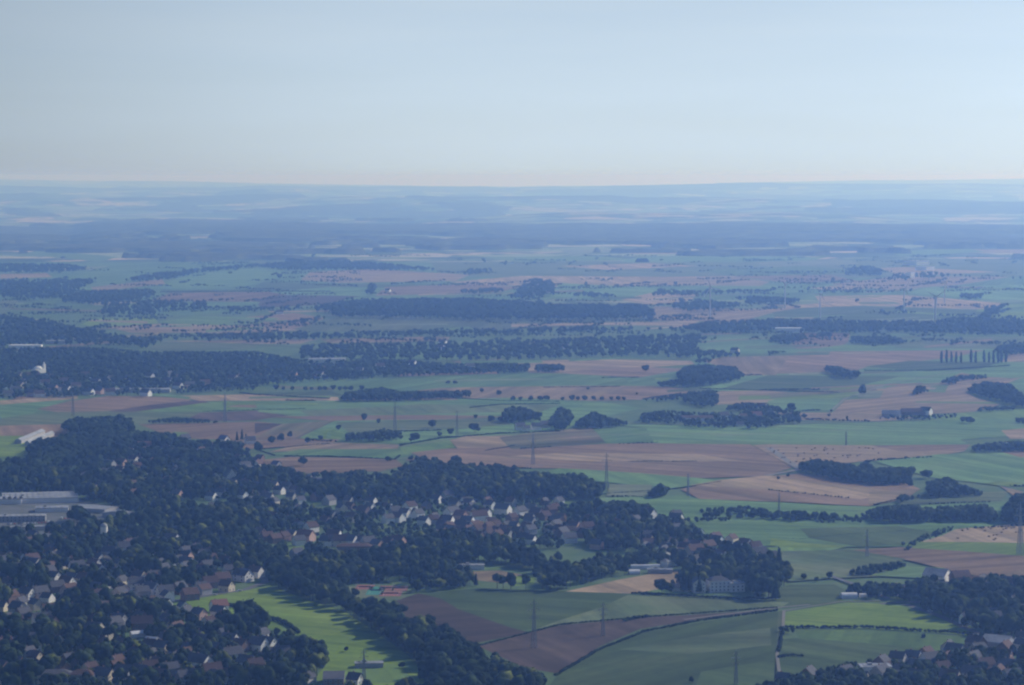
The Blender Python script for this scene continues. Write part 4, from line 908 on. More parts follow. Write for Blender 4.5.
bl = MB(); bl.v = [(-1, 0, 1), (1, 0, 1), (1.4, .3, 5), (-1, .3, 5), (.3, .1, 24), (-.2, .1, 24), (-1, -.5, 1), (1, -.5, 1), (1.4, -.4, 5), (-1, -.4, 5), (.3, -.1, 24), (-.2, -.1, 24)]
bl.f = [(0, 1, 2, 3), (3, 2, 4, 5), (7, 6, 9, 8), (8, 9, 11, 10), (1, 7, 8, 2), (6, 0, 3, 9), (2, 8, 10, 4), (9, 3, 5, 11), (5, 4, 10, 11), (0, 6, 7, 1)]
bl = bl.mesh('blade', M['turb'])
WT = [(710, 319, 1.22, 10, 'white wind turbine standing alone at the left of the group'), (785, 309, 1.05, 100, 'faint white wind turbine behind the far dark wood'), (820, 318, .95, 62, 'white wind turbine with blades up like a narrow fork'),
      (904, 313, 1.0, 60, 'wind turbine with wide forked blades on the dark green field'), (944.5, 303, .92, 60, 'wind turbine standing highest behind the tan field'), (935, 326, 1.1, 88, 'pale wind turbine rising out of the wood band')]
for px, py, s, a0, lab in WT:
    x, y = P(px, py); o = link('wind_turbine', None, loc=(x, y, 0), rz=R(15)); o.scale = (s,) * 3; tag(o, lab, 'wind turbine', 'wind turbines on the far fields')
    link('tower', bt, o); nc = link('nacelle', bn, o, loc=(0, 0, 63)); ro = link('rotor', mesh_np('rotor', *(lambda V, T: (V[:, [0, 2, 1]] * np.array([1, -1, 1]), T))(*cyl(1.3, .6, 4, 6, 10)), [M['turb']]), o, loc=(0, 0, 63))
    for k in range(3): b3 = link('blade', bl, ro, loc=(0, -5, 0)); b3.rotation_euler = (0, R(a0 + 120 * k - 30), 0)

# ------------------------------------------------------------------ where no tree stands
CLEAR = [p for m_, p in FIELDS if not (p[0][1] < 300 and m_ in ('green', 'olive') and p[0][0] < 0)] + [YARD]
CLEAR += [[(152, 600), (200, 593), (245, 585), (262, 574), (272, 576), (270, 590), (245, 595), (200, 602), (156, 609)], [(352, 583), (410, 583), (412, 609), (358, 608)], [(474, 565), (500, 565), (535, 571), (538, 590), (505, 588), (474, 588)], [(290, 546), (345, 549), (345, 556), (285, 555)]]
CLB = [bbox(p) for p in CLEAR]
FA = None
def filt(t, fields=True, shade=True):
    if not len(t): return t
    bx, by = PIX(t[:, 0], t[:, 1], 0 * t[:, 0]); ok = np.ones(len(t), bool)
    if fields:
        for p, bb in zip(CLEAR, CLB):
            q = (bx > bb[0]) & (bx < bb[1]) & (by > bb[2]) & (by < bb[3]) & ok
            if q.any():
                i = np.where(q)[0]; ok[i[inside(p, bx[i], by[i])]] = False
    for x, y, r, clr, hw, dep in FOOT:
        dx, dy = t[:, 0] - x, t[:, 1] - y
        ok &= dx * dx + dy * dy > (r + 3.0) ** 2
        if clr: ok &= ~((np.abs(dx) < hw + 1.5) & (dy < 0) & (dy > -clr - r))
    return t[ok]
# ------------------------------------------------------------------ woods: one mass each
def mass(name, lab, cat, t, lod, mt='leaf'):
    if not len(t): return
    V, T, mi = instances(t, lod)
    o = link(name, mesh_np(name, V, T, [M[mt], M['wood']], mi)); tag(o, lab, cat, kind='stuff'); return o
def wood(outline, h0=13, h1=19, sp=11, lab=None, dens=1.0, mt='leaf', fields=False):
    t = fill(outline, h0, h1, sp, dens)
    if sp <= 16:      # lower growth wherever the tall trees leave room
        t2 = fill(outline, h0 * .5, h1 * .6, sp * .62, dens); ks = set((int(q[0] // (sp * .7)), int(q[1] // (sp * .8))) for q in t)
        t2 = t2[[(int(q[0] // (sp * .7)), int(q[1] // (sp * .8))) not in ks for q in t2]] if len(t2) else t2
        t = np.concatenate([t, t2])
    t = filt(t, fields)
    if not len(t): return
    D = t[:, 1].mean(); mass('wood', lab, 'wood', t, 2 if D > 3000 else 1, mt)
wd = wood
wd([(100, 282), (112, 279), (150, 272), (195, 267), (256, 262), (340, 258), (430, 266), (452, 270), (440, 272), (340, 271), (290, 272), (256, 268), (200, 274), (180, 279), (150, 283)], 16, 24, 26, 'long thin dark wood rising to the right beyond the upper fields')
wd([(-60, 262), (60, 262), (110, 268), (60, 274), (-60, 274)], 16, 24, 30, 'broad hazy wood at the far left edge under the ridge')
wd([(-60, 278), (60, 278), (100, 276), (90, 286), (60, 300), (30, 300), (-60, 298)], 14, 22, 24, 'hazy wood above the pale green field at the left edge', .8)
wd([(55, 303), (70, 290), (95, 289), (150, 287), (160, 293), (150, 300), (100, 306), (75, 304)], 14, 22, 20, 'dark wood right of the pale green field at left', .85)
wd([(100, 318), (105, 300), (125, 301), (140, 299), (185, 298), (188, 310), (160, 312), (150, 318), (125, 316)], 14, 22, 20, 'open grove of tall trees around the small green field at left', .55)
wd([(190, 312), (192, 300), (205, 299), (206, 311)], 16, 20, 20, 'small dense copse with straight top among the left fields')
wd([(224, 313), (226, 305), (256, 306), (300, 303), (302, 309), (256, 313)], 12, 16, 20, 'thin row of bushes above the far brown field')
wd([(-60, 345), (-60, 314), (20, 314), (50, 317), (80, 325), (100, 328), (130, 334), (256, 336), (256, 343), (165, 342), (145, 350), (110, 346), (-60, 350)], 14, 22, 19, 'wide dark wood at the left edge with white halls in it', .85)
wd([(200, 341), (202, 332), (256, 330), (330, 331), (400, 329), (512, 327), (600, 324), (660, 326), (700, 322), (700, 333), (620, 332), (512, 336), (400, 338), (256, 343)], 13, 19, 19, 'very long thin wood belt crossing the plain below the long wood')
wd([(315, 314), (318, 304), (340, 299), (400, 297), (470, 296), (560, 302), (640, 302), (654, 308), (654, 320), (600, 321), (470, 322), (440, 320), (380, 319), (335, 319), (330, 313)], 17, 24, 19, 'long dense dark wood in the middle of the far plain', mt='leaf_dark')
wd([(362, 296), (366, 290), (371, 281), (375, 283), (374, 296)], 18, 26, 20, 'small pointed clump of tall trees left of the white farmhouse')
wd([(455, 294), (460, 288), (500, 286), (508, 293), (480, 295)], 13, 18, 20, 'low flat wood behind the right part of the long wood')
wd([(458, 275), (470, 267), (490, 267), (495, 272), (470, 276)], 14, 20, 24, 'small wedge-shaped hazy wood beyond the tan fields')
wd([(505, 300), (520, 285), (535, 280), (550, 278), (556, 287), (553, 296), (530, 300)], 15, 22, 20, 'tall loose grove standing behind the long wood', .8)
wd([(515, 280), (540, 276), (548, 283), (575, 285), (625, 287), (622, 290), (560, 287), (520, 284)], 12, 17, 22, 'thin straggling wood between far tan fields')
wd([(560, 296), (580, 290), (600, 291), (632, 296), (630, 299), (580, 298)], 12, 17, 22, 'row of hazy bushes behind the right end of the long wood')
wd([(645, 297), (660, 287), (690, 289), (740, 287), (770, 289), (765, 293), (690, 297), (672, 297)], 12, 17, 22, 'hazy hedge wood behind the lone wind turbine', .8)
wd([(668, 309), (674, 301), (700, 299), (745, 301), (748, 294), (800, 297), (808, 302), (790, 305), (745, 306), (730, 310), (690, 313)], 14, 19, 18, 'long dark wood behind the lone wind turbine foot')
wd([(700, 336), (702, 320), (770, 317), (870, 319), (930, 319), (960, 315), (1024, 317), (1084, 317), (1084, 335), (940, 336), (900, 334), (820, 335), (768, 333)], 14, 20, 18, 'wood band crossing the whole right side of the far plain')
wd([(975, 321), (985, 305), (1008, 302), (1012, 306), (992, 316), (990, 322)], 14, 18, 18, 'hedge wood running up beside the light field at the right')
wd([(955, 297), (962, 292), (982, 292), (985, 299), (970, 301)], 13, 17, 18, 'small copse at the right corner of the far tan field')
wd([(820, 294), (823, 289), (860, 289), (912, 290), (912, 293), (860, 294)], 11, 15, 22, 'thin far hedge row behind the tan field on the right')
wd([(885, 282), (890, 272), (930, 270), (990, 276), (1084, 274), (1084, 282), (1000, 280), (950, 278), (920, 281)], 15, 20, 26, 'loose hazy wood around the two far white halls', .5)
wd([(840, 276), (850, 266), (870, 264), (885, 270), (880, 277)], 15, 20, 26, 'small hazy wood left of the two far white halls')
wd([(700, 361), (640, 357), (512, 362), (300, 362), (300, 344), (330, 341), (420, 340), (512, 338), (700, 331), (705, 340), (695, 346), (740, 350), (768, 353), (765, 357)], 12, 18, 17, 'broad mottled woods in the centre of the plain', .72)
wd([(768, 354), (740, 350), (800, 350), (770, 357)], 10, 14, 16, 'small wood tip left of the brown fields')
wd([(768, 343), (772, 334), (800, 333), (802, 342), (785, 345)], 12, 16, 16, 'round copse in front of the far white-roofed hall')
wd([(817, 338), (819, 331), (830, 331), (831, 338)], 12, 16, 14, 'small copse right of the far white-roofed hall')
wd([(848, 344), (852, 335), (880, 335), (905, 338), (903, 345), (870, 346)], 11, 15, 15, 'low dark wood right of the far white-roofed hall')
wd([(990, 354), (998, 344), (1020, 342), (1084, 342), (1084, 352), (1024, 355), (1010, 356)], 12, 17, 15, 'dark wood above the right end of the poplar row')
wd([(-60, 400), (-60, 345), (100, 346), (140, 350), (256, 350), (300, 358), (400, 358), (450, 362), (530, 362), (530, 370), (512, 374), (400, 378), (300, 383), (256, 388), (190, 393), (100, 397), (0, 400)], 11, 18, 15, 'very wide dark wooded village land at the left of the plain', .72)
wd([(-20, 399), (0, 390), (130, 388), (260, 384), (256, 391), (200, 394), (100, 397)], 7, 12, 14, 'garden trees of the far left village', .5)
wd([(534, 373), (537, 363), (562, 363), (563, 373)], 14, 16, 12, 'square dark copse in the middle of the green field')
wd([(512, 374), (515, 365), (528, 364), (530, 372)], 12, 15, 13, 'small copse left of the square dark copse')
wd([(653, 388), (655, 381), (678, 378), (682, 366), (700, 363), (735, 365), (746, 375), (742, 381), (700, 388)], 15, 20, 13, 'rounded dark wood on the green field right of centre', mt='leaf_dark')
wd([(695, 364), (697, 357), (710, 357), (711, 364)], 13, 17, 13, 'tiny dark copse above the rounded wood')
wd([(823, 372), (827, 364), (838, 365), (850, 369), (861, 370), (860, 379), (845, 380), (835, 377)], 13, 18, 12, 'dark copse standing on the green field right of the rounded wood')
wd([(937, 384), (945, 377), (960, 374), (985, 373), (988, 380), (960, 382), (955, 386)], 12, 16, 12, 'straggling hedge wood climbing the right brown field', .8)
wd([(908, 394), (913, 388), (920, 384), (928, 387), (929, 393), (915, 396)], 13, 17, 12, 'twin round trees grown together on the green corner')
wd([(963, 391), (975, 383), (985, 380), (1010, 382), (1018, 390), (1030, 395), (1084, 395), (1084, 408), (1024, 409), (1000, 403), (980, 397)], 14, 19, 12, 'dark wood wedge at the right edge below the poplar row', mt='leaf_dark')
wd([(975, 413), (978, 406), (1000, 405), (1015, 405), (1016, 411)], 10, 14, 11, 'bushy row above the light strip at the right')
wd([(1012, 424), (1016, 416), (1084, 414), (1084, 427)], 12, 16, 11, 'copse at the right edge beside the long green field')
wd([(338, 402), (345, 391), (378, 386), (386, 387), (400, 390), (470, 389), (471, 398), (440, 400), (400, 402)], 13, 18, 11, 'long hedge wood with a taller left part in the central fields')
wd([(145, 424), (150, 419), (175, 416), (220, 420), (218, 424)], 9, 12, 9, 'short dark hedge wood on the left brown fields')
wd([(345, 442), (347, 432), (372, 430), (385, 427), (400, 430), (404, 440), (380, 442)], 11, 16, 10, 'bushy clump in the middle of the small fields', .8)
wd([(502, 423), (505, 408), (516, 404), (540, 411), (540, 422), (520, 424)], 14, 20, 11, 'tall grove left of the tan field row')
wd([(549, 431), (550, 417), (560, 405), (570, 408), (572, 425), (565, 432)], 14, 20, 11, 'tall round grove beside the hamlet of low sheds')
wd([(572, 429), (578, 418), (595, 410), (610, 416), (628, 420), (626, 427), (600, 430)], 13, 19, 11, 'wide grove right of the hamlet of low sheds', .9)
wd([(635, 424), (640, 412), (665, 409), (700, 411), (740, 411), (768, 403), (800, 410), (800, 424), (760, 430), (700, 429), (660, 424)], 10, 15, 12, 'leafy hamlet trees around the brown-roofed farm', .55)
wd([(640, 402), (645, 397), (665, 394), (685, 392), (690, 390), (717, 389), (717, 407), (700, 409), (680, 402)], 12, 18, 12, 'broken row of dark trees behind the hamlet', .7)
wd([(725, 412), (728, 404), (745, 401), (768, 403), (768, 412)], 12, 16, 11, 'round grove behind the brown-roofed farm')
wd([(878, 420), (882, 412), (900, 414), (960, 412), (958, 418), (930, 421), (905, 422)], 9, 13, 11, 'low trees around the dark-roofed farm', .6)
wd([(966, 453), (975, 443), (1000, 440), (1084, 439), (1084, 452), (1000, 453)], 13, 18, 10, 'dark hedge wood on the green field at the right edge')
wd([(799, 472), (800, 461), (815, 457), (845, 462), (858, 464), (868, 458), (871, 467), (890, 466), (914, 465), (915, 474), (908, 486), (870, 486), (830, 480)], 14, 20, 9, 'thick dark wood between the two big brown fields at right', mt='leaf_dark')
wd([(897, 505), (900, 492), (912, 493), (928, 494), (930, 480), (948, 475), (965, 484), (988, 492), (990, 497), (960, 498), (920, 500)], 12, 17, 9, 'bushy wood sloping down to the olive pasture at right', .9)
wd([(868, 522), (870, 507), (900, 503), (940, 505), (985, 502), (998, 510), (996, 524), (940, 523), (900, 525)], 15, 20, 9, 'thick hedge wood along the green field at right')
wd([(998, 524), (1004, 507), (1012, 495), (1024, 492), (1084, 488), (1084, 522), (1024, 526)], 16, 22, 9, 'tall dark grove at the right edge beside the broad pylon', mt='leaf_dark')
wd([(610, 516), (612, 498), (650, 503), (652, 512), (700, 516), (768, 516), (770, 520), (700, 524)], 10, 14, 8, 'low wood at the right foot of the light green glade', .7)
wd([(645, 499), (650, 490), (660, 482), (669, 485), (668, 495), (660, 499)], 12, 17, 8, 'round bush clump at the corner of the pale plot')
wd([(700, 514), (702, 507), (750, 504), (768, 508), (800, 512), (860, 514), (868, 508), (868, 524), (800, 524), (750, 518)], 9, 14, 9, 'beaded hedge row below the big brown field', .5)
wd([(849, 578), (851, 569), (865, 564), (900, 560), (909, 564), (905, 569), (870, 577)], 9, 13, 7, 'clipped-looking thick hedge wood left of the dark field')
wd([(902, 555), (905, 545), (920, 535), (940, 527), (953, 525), (954, 531), (940, 537), (918, 545)], 4, 7, 6, 'thin line of bushes along the tan field at right', .45)
wd([(848, 596), (846, 582), (870, 580), (905, 582), (908, 577), (945, 572), (1000, 572), (1084, 582), (1084, 640), (1030, 640), (985, 636), (930, 612), (905, 602), (895, 600), (870, 600)], 13, 19, 9, 'large dark wood with barns inside at the lower right', .85)
wd([(700, 700), (760, 680), (800, 671), (850, 660), (930, 652), (985, 640), (1084, 636), (1084, 700)], 9, 16, 8, 'village trees along the lower right corner', .85)
# gently wild growth of hedgerows far off in the open land
sc_ = []
for i in range(420):
    px, py = random.uniform(-60, 1084), 256 + 92 * random.random() ** 1.1
    x, y = P(px, py); n = random.randint(4, 26); a = random.uniform(-.5, .5) + (0 if random.random() < .7 else 1.2)
    for k in range(n): sc_.append((x + math.cos(a) * k * 9 + random.uniform(-3, 3), y + math.sin(a) * k * 18 + random.uniform(-8, 8), random.uniform(5, 12), random.uniform(.9, 1.4), random.uniform(0, 6)))
sc_ = np.array(sc_); mass('far_hedgerows', 'hazy hedgerows and scattered trees over the far fields', 'hedgerows', filt(sc_, False), 2, 'leaf')
# wooded land inside the belt, towns and villages: gathered first, the largest become trees of their own
POOL = []
TOWN = [(-60, 700), (-60, 455), (0, 457), (25, 455), (55, 436), (68, 421), (75, 416), (95, 420), (108, 417), (116, 414), (128, 416), (138, 429), (170, 433), (200, 439), (235, 437), (246, 446), (260, 462), (285, 458), (300, 471), (330, 468), (345, 470), (365, 465),
        (372, 470), (395, 468), (405, 460), (416, 453), (436, 454), (444, 462), (452, 458), (462, 462), (480, 463), (495, 460), (505, 465), (530, 470), (580, 473), (600, 482), (608, 500), (645, 500), (650, 514), (700, 520), (735, 540), (768, 552),
        (790, 552), (790, 600), (768, 603), (740, 600), (680, 592), (600, 570), (540, 592), (480, 588), (420, 592), (470, 640), (560, 685), (575, 700)]
POOL.append((fill(TOWN, 7, 17, 8.0), True))
for o_l, h0, h1, spc in (([(258, 594), (266, 573), (300, 562), (345, 584), (352, 599), (384, 597), (392, 608), (424, 620), (436, 634), (470, 642), (498, 655), (540, 672), (575, 700), (448, 700), (436, 684), (432, 668), (405, 652), (375, 636), (345, 620), (315, 606), (290, 597), (262, 596)], 13, 20, 8),
                        ([(430, 478), (455, 462), (480, 463), (530, 470), (582, 472), (602, 482), (608, 500), (560, 499), (520, 502), (440, 500)], 14, 21, 8.5),
                        ([(350, 582), (300, 572), (330, 560), (420, 566), (540, 572), (560, 560), (600, 556), (625, 560), (628, 574), (560, 592), (480, 588), (430, 588), (408, 582)], 11, 18, 8),
                        ([(395, 562), (440, 548), (530, 550), (600, 552), (600, 566), (500, 562)], 12, 17, 9),
                        ([(30, 482), (30, 440), (70, 416), (116, 414), (128, 416), (138, 429), (170, 434), (165, 450), (100, 460)], 15, 22, 10),
                        ([(268, 655), (270, 636), (285, 626), (300, 634), (304, 626), (312, 634), (323, 640), (322, 656), (290, 660)], 14, 19, 9),
                        ([(66, 522), (66, 508), (72, 503), (84, 507), (86, 522)], 17, 20, 8), ([(60, 560), (64, 536), (100, 532), (104, 556), (80, 566)], 14, 18, 10),
                        ([(674, 590), (675, 566), (686, 566), (690, 590)], 15, 22, 9),
                        ([(745, 600), (748, 566), (768, 548), (790, 545), (786, 580), (782, 600)], 14, 22, 9)):
    POOL.append((fill(o_l, h0, h1, spc), 'belt'))
big_ = np.concatenate([filt(t, True) for t, k in POOL if k == 'belt'])
tw_ = filt(POOL[0][0], True)
# thin out the town where houses stand, and keep it from the dense belts
def grid_keys(t, s): return set(map(tuple, np.floor(t[:, :2] / s).astype(int)))
kb = grid_keys(big_, 11)
tw_ = tw_[[tuple(np.floor(q[:2] / 11).astype(int)) not in kb for q in tw_]]
bx, by = PIX(tw_[:, 0], tw_[:, 1], 0 * tw_[:, 0])
gardens = inside([(0, 545), (240, 560), (260, 590), (160, 606), (330, 650), (330, 700), (0, 700)], bx, by)
village = inside([(380, 505), (560, 500), (575, 520), (560, 550), (430, 545), (300, 556), (250, 540)], bx, by)
keep = rng.random(len(tw_)) < np.where(gardens, .95, np.where(village, .8, .95))
keep &= (vnoise(tw_[:, 0], tw_[:, 1], 75, 31) > np.where(gardens, .16, .2)) | village
tw_[:, 2] *= np.where(gardens, rng.uniform(.55, 1.15, len(tw_)), np.where(village, .62, 1.0)) * (.65 + .75 * vnoise(tw_[:, 0], tw_[:, 1], 42, 33))
tw_ = tw_[keep]
# keep the belt's own tree crowns a little apart
seen = {}; sel = []
for i, q in enumerate(big_):
    key = (int(q[0] // 7), int(q[1] // 7))
    if key in seen: continue
    seen[key] = 1; sel.append(i)
big_ = big_[sel]
allt = np.concatenate([big_, tw_]); isbig = np.arange(len(allt)) < len(big_)
bx, by = PIX(allt[:, 0], allt[:, 1], 0 * allt[:, 0]); tx, ty = PIX(allt[:, 0], allt[:, 1], allt[:, 2])
size = (by - ty) * ((bx > 3) & (bx < 1021) & (ty < 672) & (by < 695))

# ------------------------------------------------------------------ single trees
yard_trees = np.concatenate([fill(o_, 12, 19, 8) for o_ in ([(64, 524), (66, 506), (76, 502), (86, 507), (86, 524)], [(0, 552), (0, 534), (40, 533), (62, 526), (66, 540), (110, 532), (122, 540), (122, 556), (0, 560)], [(30, 512), (34, 504), (50, 505), (50, 512)])])
mass('wood', 'dark trees standing among the factory halls', 'trees', filt(yard_trees, False), 1, 'leaf_dark')
TM = {}
def tree_mesh(kind, k, leaf):
    key = (kind, k, leaf)
    if key not in TM:
        src = {'tree': LOD[0], 'poplar_tree': POP, 'conifer_tree': CON}[kind][k]
        TM[key] = (mesh_np('crown', *src[0], [M[leaf]]), mesh_np('trunk', *src[1], [M['wood']]))
    return TM[key]
NT = [0]
LN = dict(leaf='mid-green', leaf_dark='dark green', leaf_yellow='yellowish green')
def tree(x, y, h, ws=1.0, leaf='leaf', kind='tree', lab=None, group=None, desc=None):
    k = random.randrange({'tree': 7}.get(kind, 3)); cm, tm = tree_mesh(kind, k, leaf)
    o = link(kind, None, loc=(x, y, float(terrain(x, y))), rz=random.uniform(0, 6.28)); o.scale = (h * ws, h * ws, h)
    link('crown', cm, o); link('trunk', tm, o); px, py = PIX(x, y, 0); NT[0] += 1
    if lab: tag(o, lab, kind.replace('_tree', ''), group)
    else: auto(o, desc or f"{'tall' if h > 16.5 else 'medium' if h > 12 else 'small'} {LN[leaf]} {'broad ' if ws > 1.08 else ''}tree", kind.replace('_tree', ' tree'), group, float(px), float(py))
    return o
def tpx(px, py, hpx, ws=1.1, leaf='leaf_dark', desc=None, **k):
    x, y = P(px, py); _, ty = PIX(x, y, 10.0); h = hpx / (py - float(ty)) * 10
    return tree(x, y, h, ws, leaf, desc=desc, group=k.pop('group', 'single trees standing in the open fields'), **k)
for a in ((414, 443, 11, 1.25, 'leaf_dark', 'broad round dark tree'), (433, 428, 10, 1.25, 'leaf_dark', 'broad round dark tree'), (338, 431, 7), (365, 422, 10, .8), (378, 424, 6, .9, 'leaf'), (439, 437, 6), (450, 436, 8), (475, 433, 11, 1.3), (492, 423, 9, 1.1), (476, 419, 5), (501, 423, 7),
          (662, 593, 17, 1.05, 'leaf_dark', 'round dark tree at the field corner'), (670, 593, 10), (792, 412, 10, 1.1), (863, 396, 14, .8), (923, 640, 7, .9), (804, 580, 7), (829, 579, 8), (816, 582, 6), (793, 634, 7, .9), (787, 633, 6), (781, 632, 7), (691, 683, 8, .9),
          (929, 479, 10, 1.2), (924, 478, 9, 1.1), (909, 487, 9, 1.1), (903, 546, 5), (778, 480, 4), (788, 477, 4), (646, 372, 8, 1.2), (637, 395, 3), (588, 390, 3, 1.5), (304, 325, 8, 1.1), (279, 279, 6, 1.2), (456, 466, 12, 1.1),
          (303, 466, 10), (320, 441, 6), (258, 452, 12, .9), (290, 438, 8, .8), (281, 442, 10, .9), (272, 444, 9), (308, 444, 7), (388, 462, 7), (370, 482, 9), (482, 393, 5), (499, 396, 7), (448, 384, 4, 1.5), (455, 384, 4, 1.5), (804, 419, 6), (789, 424, 9, .6), (847, 420, 5, .7), (829, 417, 4),
          (970, 424, 9, 1.2), (962, 423, 7, 1), (831, 412, 3), (740, 301, 6), (716, 405, 8), (829, 338, 7), (845, 338, 5), (800, 343, 9), (346, 652, 6), (358, 667, 6), (402, 668, 7), (351, 603, 5), (364, 402, 9, 1.0)):
    tpx(*a)
for px in (275, 284, 293, 304, 311, 319, 324, 332, 340, 345, 352, 362): tpx(px + random.uniform(-1, 1), 391, random.uniform(4.5, 6.5), 1.1, desc='small round tree in the roadside row', group='row of roadside trees on the green field')
for px in (514, 521, 531, 540, 546, 562, 572, 578, 585, 593, 603, 612, 618, 625): tpx(px + random.uniform(-1, 1), 401, random.uniform(4.5, 7), 1.1, desc='small round tree in the field row', group='row of trees on the tan field edge')
for px in (706, 712, 717, 729, 740, 752, 764, 776, 786, 795, 803, 814, 824, 834): tpx(px, 519 + (px - 706) * .015, random.uniform(8, 11), 1.1, desc='round dark tree in the hedge row', group='row of trees under the big brown field')
for i, px in enumerate((941.5, 946.5, 951.5, 956, 961, 971, 975.5, 984, 989, 993.5, 998, 1001.5, 1006)):
    x, y = P(px, 363.5 + random.uniform(-.3, .3)); tree(x, y, random.uniform(21, 27), 1.15, 'leaf_dark', 'poplar_tree', lab=f"slender dark poplar in the poplar row, {ORD[i] if i < 12 else 'the one at the right end'}", group='poplar row on the far right field')
for px, py, hp in ((237, 441, 10), (242, 440, 11), (246, 442, 9), (779, 578, 34), (776, 600, 26), (684, 592, 24), (689, 592, 20), (699, 593, 20), (547, 586, 16), (476, 586, 13), (779, 566, 16)):
    x, y = P(px, py); _, ty = PIX(x, y, 10.0); tree(x, y, min(27, hp / (py - float(ty)) * 10), .75 if hp > 15 else .7, 'leaf_dark', 'conifer_tree', desc='tall narrow dark conifer', group='dark conifers at the village edges')
n_single = NT[0]
order = np.argsort(-size)[:max(0, 296 - n_single)]
picked = np.zeros(len(allt), bool); picked[order] = True
for i in order:
    q = allt[i]; r_ = random.random()
    tree(q[0], q[1], q[2], q[3], 'leaf_dark' if r_ < .55 else 'leaf' if r_ < .93 else 'leaf_yellow', group='trees of the belt and town')
rest = allt[~picked]; D = rest[:, 1]; u = rng.random(len(rest))
nv, nt_, nm_ = [], [], []; n0 = 0
mats_ = [M['leaf'], M['wood'], M['leaf_dark'], M['leaf_yellow']]
for sel_, lod, mt_i in (((D < 3000) & (u < .5), 1, 2), ((D < 3000) & (u >= .5) & (u < .89), 1, 0), ((D < 3000) & (u >= .89), 1, 3), ((D >= 3000) & (u < .5), 2, 2), ((D >= 3000) & (u >= .5), 2, 0)):
    if not sel_.any(): continue
    V, T, mi = instances(rest[sel_], lod); mi = np.where(mi == 0, mt_i, 1)
    nv.append(V); nt_.append(T + n0); nm_.append(mi); n0 += len(V)
o = link('trees', mesh_np('trees', np.concatenate(nv), np.concatenate(nt_), mats_, np.concatenate(nm_))); tag(o, 'countless further trees of the town gardens, village and belts', 'trees', kind='stuff')

# ------------------------------------------------------------------ hedges, each a thing
def hedge(pts, h, lab, wid=1.0, sp=1.25):
    w = [P(a, c) for a, c in densify(pts, 6, False)]; t = []
    for i in range(len(w) - 1):
        L = math.dist(w[i], w[i + 1]); n = max(1, int(L / (sp * h / 2.5)))
        for k in range(n):
            q = (k + random.uniform(-.3, .3)) / n; t.append((w[i][0] + (w[i + 1][0] - w[i][0]) * q + random.uniform(-.5, .5), w[i][1] + (w[i + 1][1] - w[i][1]) * q, h * random.uniform(.75, 1.15), 1.3 * wid, random.uniform(0, 6)))
    D = np.mean([q[1] for q in w]); V, T, mi = instances(np.array(t), 2 if D > 2600 else 1)
    V[:, 2] -= h * .12
    o = link('hedge', mesh_np('hedge', V, T, [M['leaf_dark'], M['wood']], mi)); tag(o, lab, 'hedge')
hedge([(784, 628.5), (870, 628.5), (940, 633), (987, 637)], 3.6, 'long dark hedge crossing the bright fields at lower right')
hedge([(779, 652), (781, 640), (784, 629)], 2.6, 'short hedge going down from the left end of the bright field hedge')
hedge([(778, 658), (790, 656), (803, 657)], 3, 'short dark hedge stub in the big deep green field')
hedge([(556, 676), (600, 650), (645, 632), (700, 621), (778, 611)], 2.6, 'long curved hedge between ploughed strip and big green field')
hedge([(480, 646), (530, 633), (560, 625), (640, 618), (778, 608)], 2.0, 'thin hedge on the upper edge of the ploughed strip', .8)
hedge([(632, 594), (668, 596), (740, 600), (775, 600)], 3.4, 'dark hedge in front of the white manor grounds')
hedge([(625, 622), (640, 618), (648, 618)], 4, 'short bushy hedge on the ploughed strip')
hedge([(768, 538), (800, 540), (850, 535), (940, 530), (1040, 526)], 1.8, 'thin hedge line across the right green fields')
hedge([(470, 408), (500, 405), (560, 404)], 3, 'thin hedge line left of the grove', .8)
hedge([(285, 457), (330, 457), (395, 460), (400, 456)], 3, 'dark hedge under the green strip left of centre')
hedge([(400, 446), (440, 439), (500, 434), (560, 432)], 3.4, 'long dark hedge rising towards the hamlet of low sheds')
hedge([(240, 393), (256, 395), (330, 399)], 3, 'dark edge hedge of the long brown field')
hedge([(160, 292.5), (256, 291.5), (330, 292)], 5, 'long thin far hedge under the upper green field')
hedge([(865, 371), (930, 371), (1010, 366)], 3.5, 'thin hedge in front of the poplar row')
hedge([(700, 389), (768, 391), (840, 393)], 3, 'dark hedge under the right green field')
hedge([(410, 396), (500, 401), (560, 402)], 2.5, 'low hedge on the long tan field edge', .8)
hedge([(275, 456), (256, 450), (330, 444)], 2.5, 'low hedge around the small tan field', .8)
hedge([(600, 495), (680, 489), (722, 482)], 2.2, 'low hedge above the pale plot', .8)
hedge([(384, 635), (400, 643), (410, 648)], 3.5, 'bushy hedge spur reaching from the belt into the meadow')
hedge([(215, 605), (240, 608), (262, 616), (285, 624), (300, 634)], 4, 'garden hedge along the left edge of the bright meadow')

